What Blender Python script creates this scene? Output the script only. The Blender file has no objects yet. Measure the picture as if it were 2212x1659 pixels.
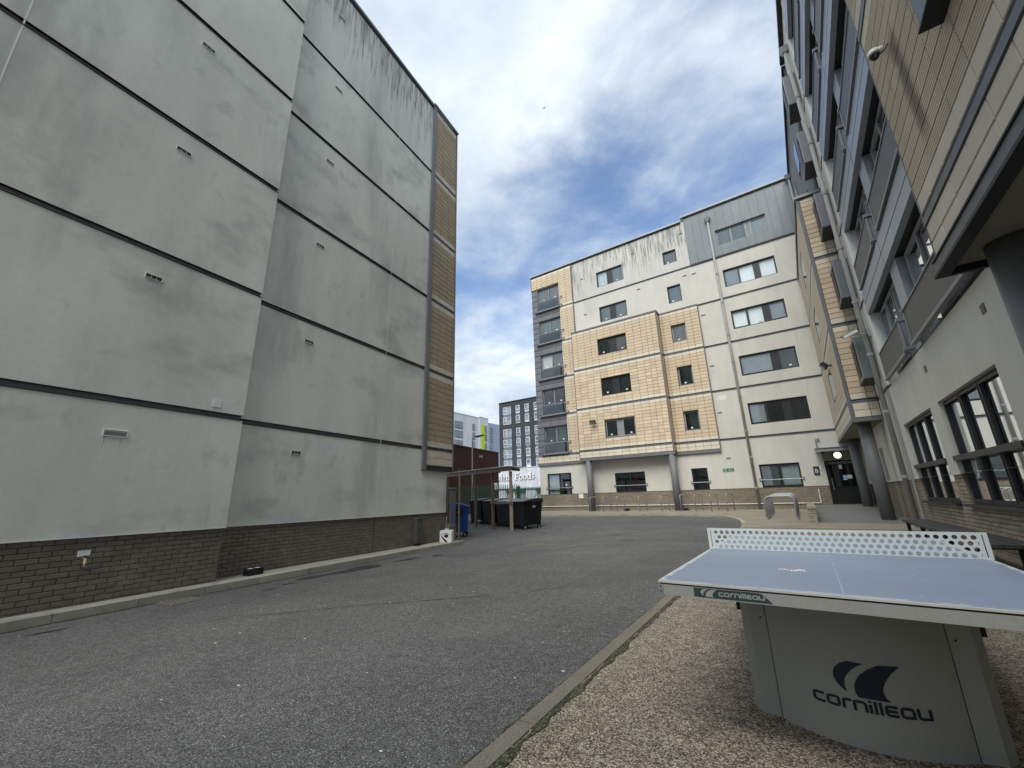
import bpy, bmesh, math, random
import numpy as np
from mathutils import Vector, Matrix
random.seed(7)
C = bpy.context.scene.collection
scene = bpy.context.scene
R = math.radians

# ------------------------------------------------------------------ camera
EYE = 1.18
YAW, PITCH, ROLL = R(-34.6), R(15.78), R(-1.55)
hz = Vector((math.sin(YAW), math.cos(YAW), 0)); up = Vector((0, 0, 1))
Fw = hz * math.cos(PITCH) + up * math.sin(PITCH)
R0 = Vector((math.cos(YAW), -math.sin(YAW), 0)); U0 = R0.cross(Fw)
Rt = R0 * math.cos(ROLL) + U0 * math.sin(ROLL); Ut = -R0 * math.sin(ROLL) + U0 * math.cos(ROLL)
cam = bpy.data.cameras.new('camera'); cam_o = bpy.data.objects.new('camera', cam); C.objects.link(cam_o)
cam_o.matrix_world = Matrix(((Rt.x, Ut.x, -Fw.x, 0), (Rt.y, Ut.y, -Fw.y, 0), (Rt.z, Ut.z, -Fw.z, EYE), (0, 0, 0, 1)))
cam.sensor_width = 36; cam.lens = 36 * 877 / 2212; cam.clip_start = .05; cam.clip_end = 5000
scene.camera = cam_o

# ------------------------------------------------------------------ sky, sun, exposure
EXPOSURE = 0.90
SUN_DIR = Vector((.06, -.60, .80)).normalized()       # towards the sun, hidden behind cloud
w = bpy.data.worlds.new('World'); scene.world = w; w.use_nodes = True
wn = w.node_tree; wn.nodes.clear()
def N(t, **k):
    n = wn.nodes.new(t)
    for a, b in k.items(): setattr(n, a, b)
    return n
wo = N('ShaderNodeOutputWorld'); bg = N('ShaderNodeBackground'); sky = N('ShaderNodeTexSky')
sky.sky_type = 'NISHITA'; sky.sun_disc = False
sky.sun_elevation = math.asin(SUN_DIR.z); sky.sun_rotation = math.atan2(SUN_DIR.x, SUN_DIR.y)
sky.air_density = 1.0; sky.dust_density = .6; sky.ozone_density = 2.0
tc = N('ShaderNodeTexCoord'); sep = N('ShaderNodeSeparateXYZ'); wn.links.new(tc.outputs['Generated'], sep.inputs[0])
def M(op, a, b=None, c=None, clamp=False):
    n = N('ShaderNodeMath', operation=op); n.use_clamp = clamp
    for i, v in enumerate((a, b, c)):
        if v is None: continue
        if hasattr(v, 'is_output'): wn.links.new(v, n.inputs[i])
        else: n.inputs[i].default_value = v
    return n.outputs[0]
zden = M('ADD', M('MAXIMUM', sep.outputs[2], 0.0), .16)
comb = N('ShaderNodeCombineXYZ')
wn.links.new(M('DIVIDE', sep.outputs[0], zden), comb.inputs[0]); wn.links.new(M('DIVIDE', sep.outputs[1], zden), comb.inputs[1])
def wnoise(scale, detail, rough, dist, off, stretch=(1, 1, 1)):
    mp = N('ShaderNodeMapping'); mp.inputs['Location'].default_value = off; mp.inputs['Scale'].default_value = stretch
    mp.inputs['Rotation'].default_value = (0, 0, .6)
    wn.links.new(comb.outputs[0], mp.inputs[0])
    n = N('ShaderNodeTexNoise'); n.inputs['Scale'].default_value = scale; n.inputs['Detail'].default_value = detail
    n.inputs['Roughness'].default_value = rough; n.inputs['Distortion'].default_value = dist
    wn.links.new(mp.outputs[0], n.inputs['Vector']); return n.outputs['Fac']
def lobe(d, lo, hi):
    v = Vector(d).normalized(); vm = N('ShaderNodeVectorMath', operation='DOT_PRODUCT')
    wn.links.new(tc.outputs['Generated'], vm.inputs[0]); vm.inputs[1].default_value = v
    mr = N('ShaderNodeMapRange', interpolation_type='SMOOTHSTEP'); wn.links.new(vm.outputs['Value'], mr.inputs[0])
    mr.inputs[1].default_value = lo; mr.inputs[2].default_value = hi; return mr.outputs[0]
n1 = wnoise(.85, 9, .55, .15, (3.1, 1.7, 0), (1, 1.1, 1))
n2 = wnoise(2.6, 8, .60, .25, (7.3, 2.2, 0), (1, 1.15, 1))
cov = M('ADD', M('MULTIPLY', n1, .54), M('MULTIPLY', n2, .46))
# thinner cloud along the middle of the opening between the blocks, thicker towards the sun side and the horizon
gap = M('ADD', M('MULTIPLY', lobe((-.50, .68, .55), .90, .995), .12), M('MULTIPLY', lobe((.10, .74, .70), .93, .998), .085))
cov = M('SUBTRACT', cov, gap)
cov = M('ADD', cov, M('MULTIPLY', lobe((-.62, .30, .74), .80, .99), .10))
hor = N('ShaderNodeMapRange'); wn.links.new(sep.outputs[2], hor.inputs[0]); hor.inputs[1].default_value = .50; hor.inputs[2].default_value = .18
cov = M('ADD', cov, M('MULTIPLY', hor.outputs[0], .24))
cr = N('ShaderNodeMapRange', interpolation_type='SMOOTHSTEP'); wn.links.new(cov, cr.inputs[0])
cr.inputs[1].default_value = .33; cr.inputs[2].default_value = .60
cloud_fac = cr.outputs[0]
shade = N('ShaderNodeValToRGB'); wn.links.new(wnoise(1.9, 7, .6, .3, (11.0, 5.2, 0)), shade.inputs[0])
e = shade.color_ramp.elements; e[0].position = .34; e[0].color = (.40, .48, .58, 1); e[1].position = .66; e[1].color = (.72, .77, .80, 1)
skys = N('ShaderNodeVectorMath', operation='SCALE'); wn.links.new(sky.outputs[0], skys.inputs[0]); skys.inputs['Scale'].default_value = 1.35
cl = N('ShaderNodeVectorMath', operation='SCALE'); wn.links.new(shade.outputs[0], cl.inputs[0]); cl.inputs['Scale'].default_value = 8.8
mx = N('ShaderNodeMix', data_type='RGBA'); wn.links.new(cloud_fac, mx.inputs[0]); wn.links.new(skys.outputs[0], mx.inputs[6]); wn.links.new(cl.outputs[0], mx.inputs[7])
wn.links.new(mx.outputs[2], bg.inputs[0]); bg.inputs[1].default_value = .09
wn.links.new(bg.outputs[0], wo.inputs[0])
sun = bpy.data.lights.new('sun', 'SUN'); sun.energy = 2.1; sun.angle = R(40); sun.color = (1, .97, .92)
sun_o = bpy.data.objects.new('sun', sun); C.objects.link(sun_o)
sun_o.rotation_euler = SUN_DIR.to_track_quat('Z', 'Y').to_euler(); sun_o.location = (0, 0, 40)
vs = scene.view_settings; vs.view_transform = 'Standard'; vs.look = 'None'; vs.gamma = 1; vs.use_curve_mapping = False; vs.exposure = EXPOSURE
scene.cycles.max_bounces = 6; scene.cycles.diffuse_bounces = 4; scene.cycles.glossy_bounces = 3; scene.cycles.transparent_max_bounces = 8
try: scene.cycles.use_denoising = True
except Exception: pass

# ------------------------------------------------------------------ materials
def mat(name, col, rough=.8, spec=.3, metal=0, layers=(), stains=(), rand=0, bump=None, extra=None):
    """layers: (scale xyz, amount, detail) multiply the base; stains: (scale xyz, lo, hi, colour, amount, offset) mix in a dirt colour."""
    m = bpy.data.materials.new(name); m.use_nodes = True; t = m.node_tree; n = t.nodes; l = t.links
    b = n['Principled BSDF']; b.inputs['Roughness'].default_value = rough; b.inputs['Specular IOR Level'].default_value = spec
    b.inputs['Metallic'].default_value = metal
    g = n.new('ShaderNodeNewGeometry')
    def noise(scale, detail=4, rgh=.55, off=(0, 0, 0)):
        mp = n.new('ShaderNodeMapping'); mp.inputs['Scale'].default_value = scale; mp.inputs['Location'].default_value = off
        l.new(g.outputs['Position'], mp.inputs[0]); x = n.new('ShaderNodeTexNoise'); x.inputs['Scale'].default_value = 1
        x.inputs['Detail'].default_value = detail; x.inputs['Roughness'].default_value = rgh; l.new(mp.outputs[0], x.inputs['Vector']); return x.outputs['Fac']
    rgb = n.new('ShaderNodeRGB'); rgb.outputs[0].default_value = (*col, 1); cur = rgb.outputs[0]
    def mul(cur, fac, lo, hi, i0=.3, i1=.7):
        mr = n.new('ShaderNodeMapRange'); l.new(fac, mr.inputs[0]); mr.inputs[1].default_value = i0; mr.inputs[2].default_value = i1
        mr.inputs[3].default_value = lo; mr.inputs[4].default_value = hi
        v = n.new('ShaderNodeVectorMath'); v.operation = 'SCALE'; l.new(cur, v.inputs[0]); l.new(mr.outputs[0], v.inputs['Scale']); return v.outputs[0]
    for i, (sc, am, de) in enumerate(layers): cur = mul(cur, noise(sc, de, .6, (i * 3.7, i * 1.3, i * 2.1)), 1 - am, 1 + am)
    for (sc, lo, hi, dc, am, off) in stains:
        mr = n.new('ShaderNodeMapRange'); mr.interpolation_type = 'SMOOTHSTEP'; l.new(noise(sc, 5, .6, off), mr.inputs[0]); mr.inputs[1].default_value = lo; mr.inputs[2].default_value = hi
        mr.inputs[4].default_value = am
        x = n.new('ShaderNodeMix'); x.data_type = 'RGBA'; l.new(mr.outputs[0], x.inputs[0]); l.new(cur, x.inputs[6]); x.inputs[7].default_value = (*dc, 1); cur = x.outputs[2]
    if rand:
        oi = n.new('ShaderNodeObjectInfo'); cur = mul(cur, oi.outputs['Random'], 1 - rand, 1 + rand, 0, 1)
    if extra: cur = extra(n, l, g, cur, b)
    l.new(cur, b.inputs['Base Color'])
    if bump:
        sc, st, dist = bump; bp = n.new('ShaderNodeBump'); bp.inputs['Strength'].default_value = st; bp.inputs['Distance'].default_value = dist
        l.new(noise(sc, 5, .65), bp.inputs['Height']); l.new(bp.outputs[0], b.inputs['Normal'])
    return m
def glassmat(name, tint=(.80, .86, .84), f0=.06, trans=.75):
    m = bpy.data.materials.new(name); m.use_nodes = True; t = m.node_tree; n = t.nodes; l = t.links; n.clear()
    o = n.new('ShaderNodeOutputMaterial'); gl = n.new('ShaderNodeBsdfGlossy'); gl.inputs['Roughness'].default_value = .015; gl.inputs['Color'].default_value = (.92, .96, 1, 1)
    tr = n.new('ShaderNodeBsdfTransparent'); tr.inputs['Color'].default_value = (*[c * trans for c in tint], 1)
    lw = n.new('ShaderNodeFresnel'); lw.inputs['IOR'].default_value = 1.55
    mr = n.new('ShaderNodeMapRange'); l.new(lw.outputs[0], mr.inputs[0]); mr.inputs[3].default_value = f0
    mx = n.new('ShaderNodeMixShader'); l.new(mr.outputs[0], mx.inputs[0]); l.new(tr.outputs[0], mx.inputs[1]); l.new(gl.outputs[0], mx.inputs[2]); l.new(mx.outputs[0], o.inputs[0]); return m
def emis(name, col, st):
    m = bpy.data.materials.new(name); m.use_nodes = True; b = m.node_tree.nodes['Principled BSDF']
    b.inputs['Base Color'].default_value = (*col, 1); b.inputs['Emission Color'].default_value = (*col, 1); b.inputs['Emission Strength'].default_value = st; return m

DIRT = (.10, .105, .10)
MT = {}
MT['render_grey'] = mat('render_grey', (.67, .675, .605), .9, .15, layers=[((.35, .35, .22), .10, 3), ((1.3, 1.3, .30), .07, 4), ((9, 9, 9), .03, 3), ((60, 60, 60), .035, 2)],
    stains=[((.62, .62, .14), .52, .72, (.33, .345, .315), .60, (0, 0, 0)), ((.42, .42, .75), .52, .70, (.35, .36, .33), .60, (5, 2, 7)), ((1.6, 1.6, 1.3), .58, .74, (.37, .38, .345), .40, (4, 9, 3)), ((5.5, 5.5, .35), .68, .80, (.38, .385, .36), .25, (1, 2, 3)), ((2.2, 2.2, 2.0), .70, .78, (.34, .34, .31), .4, (8, 8, 1))], bump=((70, 70, 70), .25, .004))
def streaky(zc, zr):
    def ex(n, l, g, cur, b):
        mp = n.new('ShaderNodeMapping'); mp.inputs['Scale'].default_value = (11, 11, .75); l.new(g.outputs['Position'], mp.inputs[0])
        x = n.new('ShaderNodeTexNoise'); x.inputs['Scale'].default_value = 1; x.inputs['Detail'].default_value = 5; x.inputs['Roughness'].default_value = .7; l.new(mp.outputs[0], x.inputs['Vector'])
        s = n.new('ShaderNodeSeparateXYZ'); l.new(g.outputs['Position'], s.inputs[0])
        h = n.new('ShaderNodeMapRange'); h.interpolation_type = 'SMOOTHSTEP'; l.new(s.outputs[2], h.inputs[0]); h.inputs[1].default_value = zc - zr; h.inputs[2].default_value = zc; h.inputs[3].default_value = 0; h.inputs[4].default_value = .20
        a = n.new('ShaderNodeMath'); a.operation = 'ADD'; l.new(x.outputs['Fac'], a.inputs[0]); l.new(h.outputs[0], a.inputs[1])
        mr = n.new('ShaderNodeMapRange'); mr.interpolation_type = 'SMOOTHSTEP'; l.new(a.outputs[0], mr.inputs[0]); mr.inputs[1].default_value = .62; mr.inputs[2].default_value = .84; mr.inputs[4].default_value = .8
        mm = n.new('ShaderNodeMix'); mm.data_type = 'RGBA'; l.new(mr.outputs[0], mm.inputs[0]); l.new(cur, mm.inputs[6]); mm.inputs[7].default_value = (.17, .18, .165, 1); return mm.outputs[2]
    return ex
MT['render_grey_top'] = mat('render_grey_top', (.63, .645, .595), .9, .15, layers=[((.35, .35, .22), .10, 3), ((1.3, 1.3, .30), .07, 4), ((60, 60, 60), .035, 2)],
    stains=[((.55, .55, .10), .52, .70, (.33, .345, .33), .5, (0, 0, 0))], bump=((70, 70, 70), .25, .004), extra=streaky(16.6, 2.6))
MT['render_cream'] = mat('render_cream', (.58, .565, .50), .9, .15, layers=[((.4, .4, .3), .06, 3), ((2, 2, .6), .05, 4), ((40, 40, 40), .03, 2)],
    stains=[((.7, .7, .35), .56, .74, (.42, .42, .38), .55, (2, 0, 1)), ((4, 4, .4), .64, .80, (.38, .375, .34), .45, (3, 1, 3))], bump=((60, 60, 60), .2, .004))
MT['render_cream_top'] = mat('render_cream_top', (.56, .55, .50), .9, .15, layers=[((.4, .4, .3), .06, 3), ((2, 2, .6), .05, 4)],
    stains=[((.7, .7, .35), .56, .74, (.42, .42, .38), .5, (2, 0, 1))], bump=((60, 60, 60), .2, .004), extra=streaky(17.4, 2.6))
MT['vent_brown'] = mat('vent_brown', (.085, .068, .052), .9, .1)
MT['bead'] = mat('bead', (.72, .73, .70), .8)
MT['band'] = mat('band', (.135, .14, .15), .55, .4, layers=[((3, 3, 3), .15, 4), ((30, 30, 30), .08, 3)])
MT['band_dark'] = mat('band_dark', (.022, .023, .026), .6, .3)
MT['trim_dark'] = mat('trim_dark', (.075, .075, .072), .6, .3, layers=[((3, 3, 2), .1, 3)])
MT['trim'] = mat('trim', (.155, .16, .17), .5, .4, layers=[((2, 2, .8), .12, 4)])
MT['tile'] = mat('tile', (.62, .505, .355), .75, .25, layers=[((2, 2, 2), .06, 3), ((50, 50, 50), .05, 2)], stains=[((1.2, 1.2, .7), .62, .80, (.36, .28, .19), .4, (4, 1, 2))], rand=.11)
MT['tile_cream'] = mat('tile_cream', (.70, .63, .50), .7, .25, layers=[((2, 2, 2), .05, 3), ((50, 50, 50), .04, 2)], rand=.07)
def runstain(n, l, g, cur, b):
    # soot run-off on the tiles under the dome camera
    sp = n.new('ShaderNodeSeparateXYZ'); l.new(g.outputs['Position'], sp.inputs[0])
    x = n.new('ShaderNodeTexNoise'); x.inputs['Scale'].default_value = 9; x.inputs['Detail'].default_value = 4; l.new(g.outputs['Position'], x.inputs['Vector'])
    def mth(op, a, c):
        q = n.new('ShaderNodeMath'); q.operation = op
        for i, v in enumerate((a, c)):
            if hasattr(v, 'is_output'): l.new(v, q.inputs[i])
            elif v is not None: q.inputs[i].default_value = v
        return q.outputs[0]
    def sm(v, a, c):
        q = n.new('ShaderNodeMapRange'); q.interpolation_type = 'SMOOTHSTEP'; l.new(v, q.inputs[0]); q.inputs[1].default_value = a; q.inputs[2].default_value = c; return q.outputs[0]
    d = mth('ADD', mth('ABSOLUTE', mth('SUBTRACT', sp.outputs[1], 5.02), None), mth('MULTIPLY', mth('SUBTRACT', x.outputs['Fac'], .5), .16))
    f = mth('MULTIPLY', sm(d, .20, .02), mth('MULTIPLY', sm(sp.outputs[2], 4.35, 4.8), sm(sp.outputs[2], 6.0, 5.7)))
    m_ = n.new('ShaderNodeMix'); m_.data_type = 'RGBA'; l.new(mth('MULTIPLY', f, .72), m_.inputs[0]); l.new(cur, m_.inputs[6]); m_.inputs[7].default_value = (.085, .07, .055, 1); return m_.outputs[2]
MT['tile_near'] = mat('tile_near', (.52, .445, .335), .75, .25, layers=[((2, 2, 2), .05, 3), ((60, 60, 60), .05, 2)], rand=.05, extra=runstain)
MT['tile_shaded'] = mat('tile_shaded', (.37, .30, .205), .8, .2, layers=[((2, 2, 2), .06, 3)], rand=.06)  # buff tile with the end bay's shade put into its colour
MT['tile_cream_shaded'] = mat('tile_cream_shaded', (.58, .525, .43), .8, .2, layers=[((2, 2, 2), .05, 3)], rand=.05)  # cream tile darkened in colour for faces in shade
MT['joint'] = mat('joint', (.16, .115, .07), .9, .1)
MT['brick'] = mat('brick', (.165, .145, .115), .9, .15, layers=[((5, 5, 9), .16, 4), ((40, 40, 40), .10, 3)], stains=[((1.4, 1.4, 1.1), .60, .72, (.27, .26, .24), .45, (2, 5, 1)), ((3, 3, .5), .66, .8, (.08, .075, .06), .5, (0, 7, 2))], rand=.09, bump=((90, 90, 90), .5, .006))
MT['brick_pale'] = mat('brick_pale', (.33, .285, .215), .9, .15, layers=[((5, 5, 9), .13, 4), ((40, 40, 40), .08, 3)], stains=[((2.5, 2.5, .4), .64, .76, (.62, .58, .5), .4, (2, 3, 1)), ((1.5, 1.5, .7), .62, .76, (.16, .14, .1), .5, (6, 1, 1))], rand=.15, bump=((90, 90, 90), .5, .006))
MT['mortar'] = mat('mortar', (.115, .103, .083), .95, .1, layers=[((20, 20, 20), .2, 3)])
MT['mortar_pale'] = mat('mortar_pale', (.20, .175, .135), .95, .1, layers=[((20, 20, 20), .2, 3)])
def bricktex(name, c1, c2, mo, sw, sh, axis='x'):
    def ex(n, l, g, cur, b):
        s = n.new('ShaderNodeSeparateXYZ'); l.new(g.outputs['Position'], s.inputs[0]); c = n.new('ShaderNodeCombineXYZ')
        l.new(s.outputs[0 if axis == 'x' else 1], c.inputs[0]); l.new(s.outputs[2], c.inputs[1])
        k = n.new('ShaderNodeTexBrick'); l.new(c.outputs[0], k.inputs['Vector']); k.inputs['Scale'].default_value = 1; k.inputs['Brick Width'].default_value = sw; k.inputs['Row Height'].default_value = sh
        k.inputs['Mortar Size'].default_value = .007; k.inputs['Color1'].default_value = (*c1, 1); k.inputs['Color2'].default_value = (*c2, 1); k.inputs['Mortar'].default_value = (*mo, 1)
        v = n.new('ShaderNodeMix'); v.data_type = 'RGBA'; v.blend_type = 'MULTIPLY'; v.inputs[0].default_value = 1; l.new(k.outputs['Color'], v.inputs[6]); l.new(cur, v.inputs[7]); 
        bp = n.new('ShaderNodeBump'); bp.inputs['Strength'].default_value = .6; bp.inputs['Distance'].default_value = .01; l.new(k.outputs['Fac'], bp.inputs['Height']); bp.invert = True; l.new(bp.outputs[0], b.inputs['Normal'])
        return v.outputs[2]
    return mat(name, (1, 1, 1), .9, .15, layers=[((.8, .8, .5), .14, 4), ((9, 9, 9), .14, 4)], stains=[((2, 2, .5), .62, .78, (1.7, 1.65, 1.55), .4, (1, 1, 0))], extra=ex)
MT['brick_far'] = bricktex('brick_far', (.275, .235, .17), (.22, .185, .14), (.15, .13, .10), .225, .075)
MT['brick_red'] = bricktex('brick_red', (.085, .036, .024), (.060, .026, .019), (.055, .04, .034), .225, .075, 'y')
MT['brick_white'] = bricktex('brick_white', (.60, .62, .66), (.55, .57, .61), (.33, .35, .38), .9, .20)
MT['frame'] = mat('frame', (.022, .024, .028), .45, .4)
MT['frame_grey'] = mat('frame_grey', (.25, .262, .275), .5, .4, layers=[((3, 3, 3), .1, 3)])
MT['frame_white'] = mat('frame_white', (.62, .65, .70), .5, .4)
MT['glass'] = glassmat('glass')
MT['glass_clear'] = glassmat('glass_clear', (.95, .98, .97), .06, .97)
MT['glass_side'] = glassmat('glass_side', (.80, .88, .85), .20, .9)
MT['glass_rail'] = glassmat('glass_rail', (.50, .56, .54), .06, .75)
MT['glass_far'] = mat('glass_far', (.22, .26, .31), .15, .6, layers=[((.5, .5, .7), .35, 3)])
MT['room'] = mat('room', (.012, .014, .016), .9, .1)
MT['room_mid'] = mat('room_mid', (.24, .27, .25), .9, .1)
MT['teal'] = mat('teal', (.016, .075, .066), .9, .1, layers=[((14, 14, .2), .45, 3)])
MT['curtain_red'] = mat('curtain_red', (.22, .03, .03), .9, .1)
MT['net'] = mat('net', (.46, .54, .54), .9, .1, layers=[((9, 9, .2), .16, 3)])
MT['net_warm'] = mat('net_warm', (.50, .50, .48), .9, .1, layers=[((9, 9, .2), .12, 3)])
MT['blind'] = mat('blind', (.84, .89, .91), .8, .2, layers=[((2.5, 2.5, 2.5), .05, 4)])
MT['frosted'] = mat('frosted', (.30, .36, .38), .35, .4, layers=[((.8, .8, 2), .08, 3)])
MT['paper'] = mat('paper', (.76, .77, .76), .8)
MT['zinc'] = mat('zinc', (.165, .195, .205), .45, .4, layers=[((1.2, 1.2, .5), .10, 4), ((6, 6, 1), .05, 4)], stains=[((2, 2, .4), .6, .78, (.24, .26, .27), .4, (1, 1, 1))])
MT['zinc_grey'] = mat('zinc_grey', (.145, .152, .162), .5, .4, layers=[((1.5, 1.5, .8), .16, 4), ((9, 9, 3), .06, 3)])
MT['zinc_dark'] = mat('zinc_dark', (.060, .072, .085), .45, .4, layers=[((2, 2, .5), .12, 3)])
MT['fascia'] = mat('fascia', (.27, .30, .34), .4, .5, layers=[((1.5, 1.5, 3), .10, 3)], stains=[((4, 1.2, 4), .6, .8, (.15, .16, .17), .4, (0, 2, 1))])
def perf(n, l, g, cur, b):
    v = n.new('ShaderNodeTexVoronoi'); v.feature = 'F1'; v.inputs['Scale'].default_value = 38; v.inputs['Randomness'].default_value = 0; l.new(g.outputs['Position'], v.inputs['Vector'])
    mr = n.new('ShaderNodeMapRange'); l.new(v.outputs['Distance'], mr.inputs[0]); mr.inputs[1].default_value = .28; mr.inputs[2].default_value = .42; mr.inputs[3].default_value = .45; mr.inputs[4].default_value = 1
    s = n.new('ShaderNodeVectorMath'); s.operation = 'SCALE'; l.new(cur, s.inputs[0]); l.new(mr.outputs[0], s.inputs['Scale']); return s.outputs[0]
MT['perforated'] = mat('perforated', (.080, .083, .081), .5, .4, layers=[((2, 2, 2), .06, 3)], extra=perf)
MT['metal_grey'] = mat('metal_grey', (.20, .21, .22), .45, .4, layers=[((2, 2, 2), .08, 4)])
MT['box_grey'] = mat('box_grey', (.135, .155, .165), .5, .4, layers=[((1.5, 1.5, 1), .10, 4)])
MT['pipe'] = mat('pipe', (.30, .305, .29), .55, .35, layers=[((3, 3, 1.2), .10, 4)], stains=[((9, 9, 1.5), .6, .78, (.17, .16, .14), .4, (1, 1, 1))])
MT['pillar'] = mat('pillar', (.145, .148, .152), .5, .35, layers=[((3, 3, 1), .07, 4)])
MT['galv'] = mat('galv', (.30, .31, .32), .45, .5, metal=.3, layers=[((12, 12, 12), .10, 3)])
MT['coping'] = mat('coping', (.36, .38, .40), .5, .4, layers=[((2, 2, 2), .08, 3)])
MT['soffit'] = mat('soffit', (.22, .205, .165), .85, .15, layers=[((1, 1, 1), .08, 3)])
MT['kerb'] = mat('kerb', (.33, .32, .265), .95, .1, layers=[((2, 2, 2), .12, 4), ((50, 50, 50), .10, 3)], stains=[((3, 3, 6), .56, .72, (.17, .17, .115), .6, (0, 3, 1)), ((1.1, 1.1, 1), .62, .74, (.50, .50, .45), .5, (4, 3, 1))], rand=.06, bump=((60, 60, 60), .3, .006))
MT['edging'] = mat('edging', (.185, .168, .135), .95, .1, layers=[((2, 2, 2), .12, 4), ((120, 120, 120), .28, 2)], rand=.05, bump=((160, 160, 160), .5, .004))
MT['concrete'] = mat('concrete', (.17, .172, .155), .9, .1, layers=[((.8, .8, .8), .12, 4), ((40, 40, 40), .06, 3)], stains=[((2, 1, 1), .6, .74, (.11, .11, .10), .5, (1, 2, 3))])
MT['paving'] = mat('paving', (.265, .235, .185), .95, .1, layers=[((1.1, 1.1, 1), .13, 4), ((25, 25, 25), .16, 3)], stains=[((.9, 2.5, 1), .58, .72, (.17, .15, .12), .5, (2, 2, 2))], bump=((22, 22, 22), .4, .006))
MT['timber'] = mat('timber', (.16, .118, .085), .85, .2, layers=[((20, 20, 1.2), .22, 4), ((2, 2, 2), .12, 3)], stains=[((9, 9, .7), .62, .78, (.25, .21, .17), .45, (1, 2, 0))])
MT['timber_pale'] = mat('timber_pale', (.34, .265, .195), .85, .2, layers=[((20, 20, 1.2), .20, 4), ((2, 2, 2), .12, 3)], stains=[((9, 9, .7), .62, .78, (.14, .10, .07), .5, (1, 2, 0))])
MT['sheet'] = mat('sheet', (.60, .62, .64), .5, .4)
MT['bin_black'] = mat('bin_black', (.008, .009, .010), .6, .2, layers=[((3, 3, 3), .2, 3)])
MT['bin_lid'] = mat('bin_lid', (.016, .018, .020), .26, .7, layers=[((3, 3, 3), .2, 3)])
MT['bin_blue'] = mat('bin_blue', (.012, .055, .26), .45, .4, layers=[((3, 3, 3), .1, 3)])
MT['rubber'] = mat('rubber', (.012, .012, .012), .8, .2)
MT['black'] = mat('black', (.010, .010, .011), .4, .4)
MT['black_matt'] = mat('black_matt', (.018, .018, .019), .7, .3)
MT['green'] = mat('green', (.036, .110, .080), .6, .3, layers=[((3, 3, 1), .14, 3)], stains=[((9, 9, 3), .62, .8, (.11, .17, .13), .35, (0, 1, 0))])
MT['white_plastic'] = mat('white_plastic', (.74, .75, .75), .45, .4)
MT['brass'] = mat('brass', (.62, .50, .28), .35, .5, metal=.6)
MT['sign_green'] = mat('sign_green', (.008, .15, .07), .5, .3)
MT['sign_blue'] = mat('sign_blue', (.02, .17, .52), .5, .3)
MT['sign_dark'] = mat('sign_dark', (.040, .040, .038), .5, .3)
MT['white_paint'] = mat('white_paint', (.78, .78, .77), .6, .3)
MT['lamp_glow'] = emis('lamp_glow', (1, .93, .70), 1.4)
MT['net_white'] = mat('net_white', (.70, .74, .72), .55, .35, layers=[((5, 5, 5), .05, 4)], stains=[((22, 22, 22), .70, .80, (.30, .25, .19), .6, (0, 1, 4))])
MT['table_blue'] = mat('table_blue', (.225, .285, .375), .42, .35, layers=[((1.2, 5, 1), .06, 4), ((30, 60, 5), .05, 3)],
    stains=[((2.5, 9, 1), .62, .76, (.27, .30, .34), .5, (0, 3, 0)), ((14, 55, 1), .72, .80, (.12, .16, .21), .7, (4, 0, 0)), ((3, 4, 1), .66, .8, (.36, .38, .40), .45, (7, 7, 0))])
MT['table_rim'] = mat('table_rim', (.62, .61, .57), .55, .35, layers=[((9, 9, 9), .10, 3)], stains=[((25, 25, 25), .66, .78, (.27, .21, .15), .6, (0, 1, 4))])
MT['table_grey'] = mat('table_grey', (.315, .325, .30), .6, .3, layers=[((2, 2, 2), .04, 4), ((60, 60, 60), .03, 3)], stains=[((5, 5, 9), .68, .80, (.25, .24, .19), .4, (1, 4, 4))])
MT['table_side'] = mat('table_side', (.36, .365, .335), .6, .3, layers=[((2, 2, 2), .04, 4), ((80, 80, 80), .06, 3)], stains=[((5, 5, 9), .68, .80, (.25, .24, .19), .4, (1, 4, 4))])
MT['logo_navy'] = mat('logo_navy', (.012, .020, .035), .5, .3)
MT['sticker_slate'] = mat('sticker_slate', (.040, .062, .070), .5, .3)
MT['white_wall'] = mat('white_wall', (.64, .66, .68), .9, .1, layers=[((.1, .1, .05), .05, 4)], stains=[((.25, .25, .03), .58, .74, (.42, .42, .40), .6, (3, 1, 1))])
MT['blue_wall'] = mat('blue_wall', (.36, .41, .52), .9, .1)
MT['lime'] = mat('lime', (.50, .66, .06), .7, .2)
MT['dark_clad'] = mat('dark_clad', (.050, .054, .058), .7, .2, layers=[((.3, .3, .1), .10, 3)])
MT['far_panel'] = mat('far_panel', (.16, .17, .185), .6, .3)
MT['bench'] = mat('bench', (.055, .056, .055), .7, .3, layers=[((3, .6, 3), .12, 4)])
MT['patch'] = mat('patch', (.72, .71, .66), .9, .1)

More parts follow.
